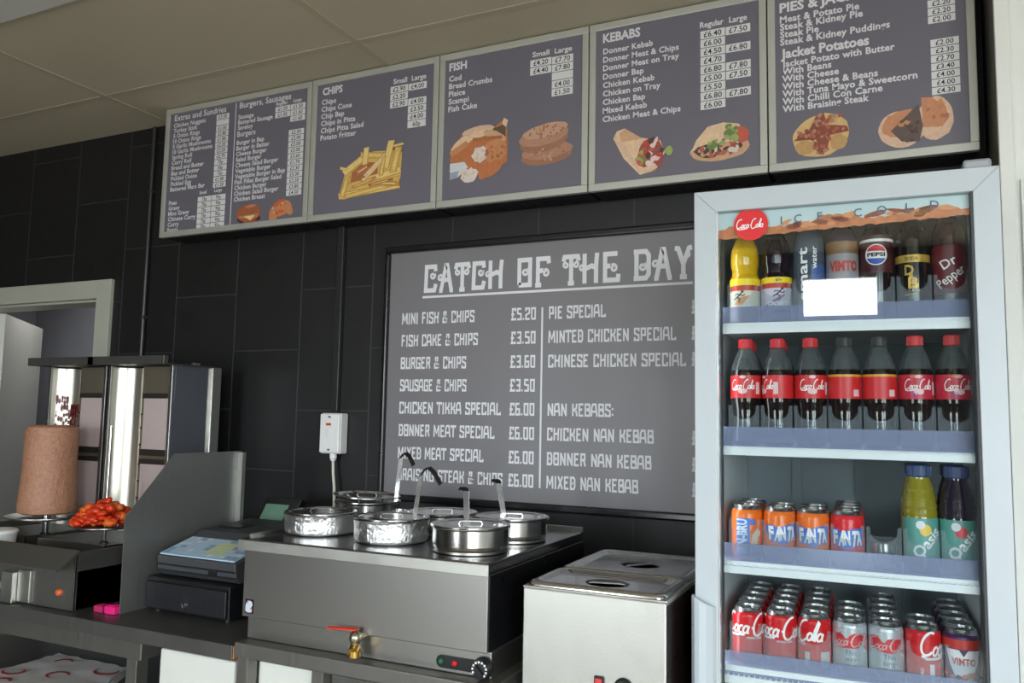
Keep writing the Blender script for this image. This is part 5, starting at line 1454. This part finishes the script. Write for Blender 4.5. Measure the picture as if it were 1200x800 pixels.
for j, (lab, lm, cp, a0, n) in enumerate(spec):
    t, bd = bottle(lab, j, Z2, COLA, COKEP, .166, cp, (.0152, .214, .236), 'cola bottles on the second shelf')
    for d in range(1, n):
        dup(t, cpos(j, Z2, d * 1.12), None, 'cola bottle standing behind %s on the second shelf' % ('the first-lane script bottle', 'the turned second-lane bottle')[j], 'cola bottles on the second shelf')
    band(bd, .104, .154, .0333, lm)
    if j in (0, 1, 2, 5, 6):
        m = MB(); put_script(m, .0336, .124, .020, .056, 0, a0, .10); m.build('script_lettering', WHITEINK, bd)
        m = MB(); wrap(m, blob(0, 0, .010, .006, 0, .05, 16, j), [list(range(16))], .0337, .119, 0, a0); wrap(m, blob(0, 0, .007, .0035, 0, .05, 16, j), [list(range(16))], .0337, .150, 0, a0)
        v2, f2 = ribbon([(0, -.013), (0, .013)], .010); wrap(m, v2, f2, .0337, .126, 0, a0 + (1.05 if j != 1 else .95)); m.build('label_marks', mat('pale_label_mark', S(226, 190, 190), .4), bd)
    if j in (3, 4):
        band(bd, .150, .155, .0336, mat('yellow_label_edge', S(226, 158, 40), .4), 'label_edge')
        m = MB(); v2, f2 = ribbon([(0, -.007), (0, .007)], .014); wrap(m, v2, f2, .0336, .116, 0, .75); m.build('bar_code', mat('pale_label_mark', S(226, 190, 190)), bd)
    if j in (5, 6):
        m = MB(); wrap(m, blob(-.004, 0, .012, .003, 0, .05, 16, j), [list(range(16))], .0337, .150, 0, a0); m.build('label_tab', mat('orange_tab', S(214, 110, 48), .4), bd)
        m = MB(); wrap(m, blob(-.008, 0, .007, .005, 0, .05, 16, j), [list(range(16))], .0337, .114, 0, a0); m.build('label_spot', mat('magenta_spot', S(160, 40, 120), .4), bd)

# Oasis-style juice bottles at the right of the third shelf
JUICEP = [(.022, 0), (.030, .003), (.0325, .010), (.0325, .104), (.0318, .112), (.0325, .118), (.031, .126), (.0322, .132), (.0300, .142), (.0308, .148), (.0270, .160), (.0275, .165), (.0230, .178), (.0205, .186), (.0200, .196)]
TEAL = mat('teal_juice_label', S(88, 152, 142), .4, 0, .06, 20)
NAVY = mat('navy_cap', S(34, 58, 104), .4)
for j, lab, lq, a0, du in ((5, 'yellow-green juice bottle with teal label and navy cap', mat('olive_juice', S(138, 128, 34), .15, 0, .08, 10, coat=.4), .25, .001), (6, 'dark purple juice bottle with teal label on the third shelf', mat('dark_berry_juice', S(34, 26, 44), .12, 0, .1, 10, coat=.4), .1, .0005)):
    t, bd = bottle(lab, j, Z3, lq, JUICEP, .2, NAVY, (.0225, .190, .214), 'juice bottles', du=du)
    dup(t, cpos(j, Z3, 1.12, du), None, 'juice bottle standing behind the %s juice bottle' % ('yellow-green' if j == 5 else 'dark purple'), 'juice bottles')
    band(bd, .004, .109, .0330, TEAL)
    m = MB(); vs, fs, W = text2d('Oasis', .021, .070, bold=.03, align='c'); c_, s_ = math.cos(.85), math.sin(.85); vs = [(x * c_ - y * s_, x * s_ + y * c_) for x, y in vs]; wrap(m, vs, fs, .0334, .055, 0, a0 + .30); m.build('lettering', WHITEINK, bd)
    m = MB(); wrap(m, blob(0, 0, .0115, .0115, 0, .02, 20, 3), [list(range(20))], .0336, .086, 0, a0 - .02); m.build('fruit_print', mat('lemon_print' if j == 5 else 'berry_red_print', S(232, 190, 70) if j == 5 else S(206, 66, 70), .4), bd)
    m = MB(); wrap(m, blob(0, 0, .0085, .0085, 0, .02, 20, 4), [list(range(20))], .0338, .096, 0, a0 - .30); wrap(m, blob(0, 0, .006, .014, 0, .02, 20, 5), [list(range(20))], .0338, .024, 0, a0 - .15); m.build('label_marks', mat('white_v_print', S(222, 220, 226)), bd)

# top shelf
SPORTP = [(.022, 0), (.030, .003), (.0320, .012), (.0325, .10), (.0318, .104), (.0285, .112), (.0280, .122), (.0305, .132), (.0310, .150), (.0290, .170), (.0230, .186), (.0180, .196), (.0175, .204)]
PLAINP = [(.022, 0), (.030, .003), (.0322, .012), (.0325, .14), (.0322, .165), (.0300, .182), (.0240, .198), (.0165, .208), (.0140, .214)]
ORC = mat('orange_sport_cap', S(222, 120, 40), .4)
# yellow sports drink
t, bd = bottle('yellow sports drink bottle with yellow and red label, first on the top shelf', 0, Z1, mat('yellow_drink', S(214, 168, 24), .15, 0, .06, 10, coat=.4), SPORTP, .205, ORC, (.019, .198, .222), 'bottles on the top shelf')
band(bd, .006, .098, .0329, mat('sport_label_white', S(222, 214, 196), .4, 0, .05, 30)); band(bd, .086, .101, .0332, mat('sport_yellow', S(246, 214, 30), .4), 'yellow_band'); band(bd, .074, .086, .0332, mat('sport_red', S(186, 60, 44), .4, 0, .1, 30), 'red_band')
m = MB(); v2, f2 = ribbon([(-.03, .012), (-.006, .03), (.012, .042)], [.004, .016, .004]); wrap(m, v2, f2, .0333, .02); m.build('orange_flash', mat('orange_flash_print', S(232, 150, 70), .4, 0, .15, 60), bd)
wtext(bd, 'SPORT', .030, .012, .0336, WHITEINK, .05, -.2)
def runner(bd, z, a0, mm):
    m = MB()
    for st, wd in (([(-.012, -.004), (-.004, .001), (.002, .006), (.006, .011)], .0028), ([(.002, .006), (.010, .004), (.014, .008)], .002), ([(.002, .007), (-.006, .009), (-.010, .006)], .002), ([(-.004, .001), (.003, -.003), (.0, -.010)], .0026)):
        v2, f2 = ribbon(st, wd); wrap(m, v2, f2, .0337, z, 0, a0)
    wrap(m, blob(.008, .0135, .003, .003, 0, .02, 10, 1), [list(range(10))], .0337, z, 0, a0); m.build('runner_print', mm, bd)
runner(bd, .058, -.3, mat('dark_print', S(50, 44, 40), .5))
# dark sports drink
t, bd = bottle('dark sports drink bottle with yellow band and white and purple label', 1, Z1, mat('dark_berry_drink', S(30, 20, 30), .12, 0, .1, 10, coat=.4), SPORTP, .205, BLACKCAP, (.019, .198, .222), 'bottles on the top shelf')
band(bd, .006, .098, .0329, mat('sport_label_lilac', S(206, 196, 214), .4, 0, .08, 30)); band(bd, .088, .101, .0332, mat('sport_yellow', S(246, 214, 30)), 'yellow_band'); band(bd, .077, .088, .0332, mat('sport_red', S(186, 60, 44)), 'red_band')
m = MB(); v2, f2 = ribbon([(-.034, .008), (-.01, .022), (.02, .044)], [.004, .014, .003]); wrap(m, v2, f2, .0333, .018); m.build('purple_flash', mat('purple_flash_print', S(150, 96, 160), .4, 0, .15, 60), bd)
wtext(bd, 'SPORT', .034, .013, .0336, WHITEINK, .046, .15); runner(bd, .062, .2, mat('dark_print', S(50, 44, 40))); wtext(bd, '67g', .0915, .006, .0335, mat('dark_print', S(50, 44, 40)), None, .2)
band(bd, .022, .028, .0334, BLUEB, 'blue_line', (-.1, 1.0))
# water
WATER = clear('water_bottle', (.62, .68, .72, 1), ior=1.38, rough=.03, diff=(.20, .24, .30, 1), dfac=.35)
t, bd = bottle('clear water bottle with white vertical lettering, third on the top shelf', 2, Z1, WATER, PLAINP, .215, WHITEP, (.0155, .204, .226), 'bottles on the top shelf')
band(bd, .03, .125, .0328, mat('deep_blue_label', S(66, 92, 150), .4, 0, .1, 20), 'blue_label', (.2, 1.9))
wtext(bd, 'smart', .105, .020, .0334, WHITEINK, .115, -.35, .02, 0, True); wtext(bd, 'water', .140, .011, .0334, WHITEINK, .050, .38, .02, 0, True, 0, 'small_lettering')
# fruit drink
t, bd = bottle('grey-purple fruit drink bottle with red lettering, fourth on the top shelf', 3, Z1, mat('smoky_drink', S(70, 60, 68), .15, 0, .1, 10, coat=.4), PLAINP, .215, BLACKCAP, (.0155, .204, .226), 'bottles on the top shelf')
band(bd, .055, .145, .0328, mat('silver_grey_label', S(150, 146, 152), .4, 0, .15, 20)); band(bd, .145, .172, .0326, mat('brown_gold_collar', S(130, 96, 60), .4, 0, .5, 60), 'collar')
wtext(bd, 'VIMTO', .108, .020, .0333, mat('brick_red_print', S(186, 58, 44)), .062, .1, .05)
# blue-globe cola
t, bd = bottle('dark cola bottle with a round red, white and blue badge, fifth on the top shelf', 4, Z1, COLA, PLAINP, .215, BLACKCAP, (.0155, .204, .226), 'bottles on the top shelf')
band(bd, .100, .180, .0328, mat('black_red_label', S(70, 22, 30), .4, 0, .7, 30)); band(bd, .166, .172, .0331, WHITEINK, 'white_line')
m = MB(); cyl = lambda rr: [(rr * math.cos(2 * PI * k / 32), rr * math.sin(2 * PI * k / 32)) for k in range(32)]
wrap(m, cyl(.0225), [list(range(32))], .0333, .138, 0, -.05)
def cap_(lo, hi, rr=.0205):
    pts = [(rr * math.cos(math.radians(a)), rr * math.sin(math.radians(a))) for a in range(lo, hi + 1, 8)]; return pts
q = cap_(20, 160); wrap(m, q, [list(range(len(q)))], .0335, .138, 1, -.05)
q = cap_(200, 340); wrap(m, q, [list(range(len(q)))], .0335, .138, 2, -.05)
bdg = m.build('round_badge', [WHITEINK, mat('badge_red', S(206, 40, 56), .4), mat('badge_blue', S(40, 80, 170), .4)], bd)
wtext(bdg, 'PEPSI', .1345, .0075, .0338, BLACKM, .036, -.05, .04)
# black bottle with gold band
GOLD = mat('gold_print', S(196, 160, 72), .35, .3, .1, 40)
t, bd = bottle('black bottle with a gold band and large gold letters, sixth on the top shelf', 5, Z1, mat('black_pop', S(20, 18, 18), .12, 0, .1, 10, coat=.5), PLAINP, .215, BLACKCAP, (.0155, .204, .226), 'bottles on the top shelf')
band(bd, .118, .134, .0328, GOLD, 'gold_band'); wtext(bd, 'D', .092, .020, .0334, GOLD, .018, -.25); wtext(bd, 'B', .064, .022, .0334, GOLD, .020, -.02, name='lettering'); wtext(bd, '&', .082, .010, .0334, GOLD, .011, -.12); wtext(bd, 'SODA', .1225, .007, .0331, mat('dark_print', S(50, 44, 40)), .026, -.1)
m = MB(); v2, f2 = ribbon([(-.014, .05), (0, .052), (.016, .060)], .0022); wrap(m, v2, f2, .0334, 0, 0, -.1); m.build('gold_swash', GOLD, bd)
# dark maroon bottle
t, bd = bottle('dark maroon bottle with slanting white lettering, last on the top shelf', 6, Z1, mat('maroon_pop', S(44, 18, 22), .12, 0, .1, 10, coat=.5), PLAINP, .215, BLACKCAP, (.0155, .204, .226), 'bottles on the top shelf')
band(bd, .050, .150, .0328, mat('maroon_label', S(104, 30, 40), .4, 0, .15, 20))
wtext(bd, 'Dr', .106, .019, .0334, WHITEINK, None, .0, .01, 0, False, .5); wtext(bd, 'Pepper', .078, .019, .0336, WHITEINK, .062, .15, .01, 0, False, .62)
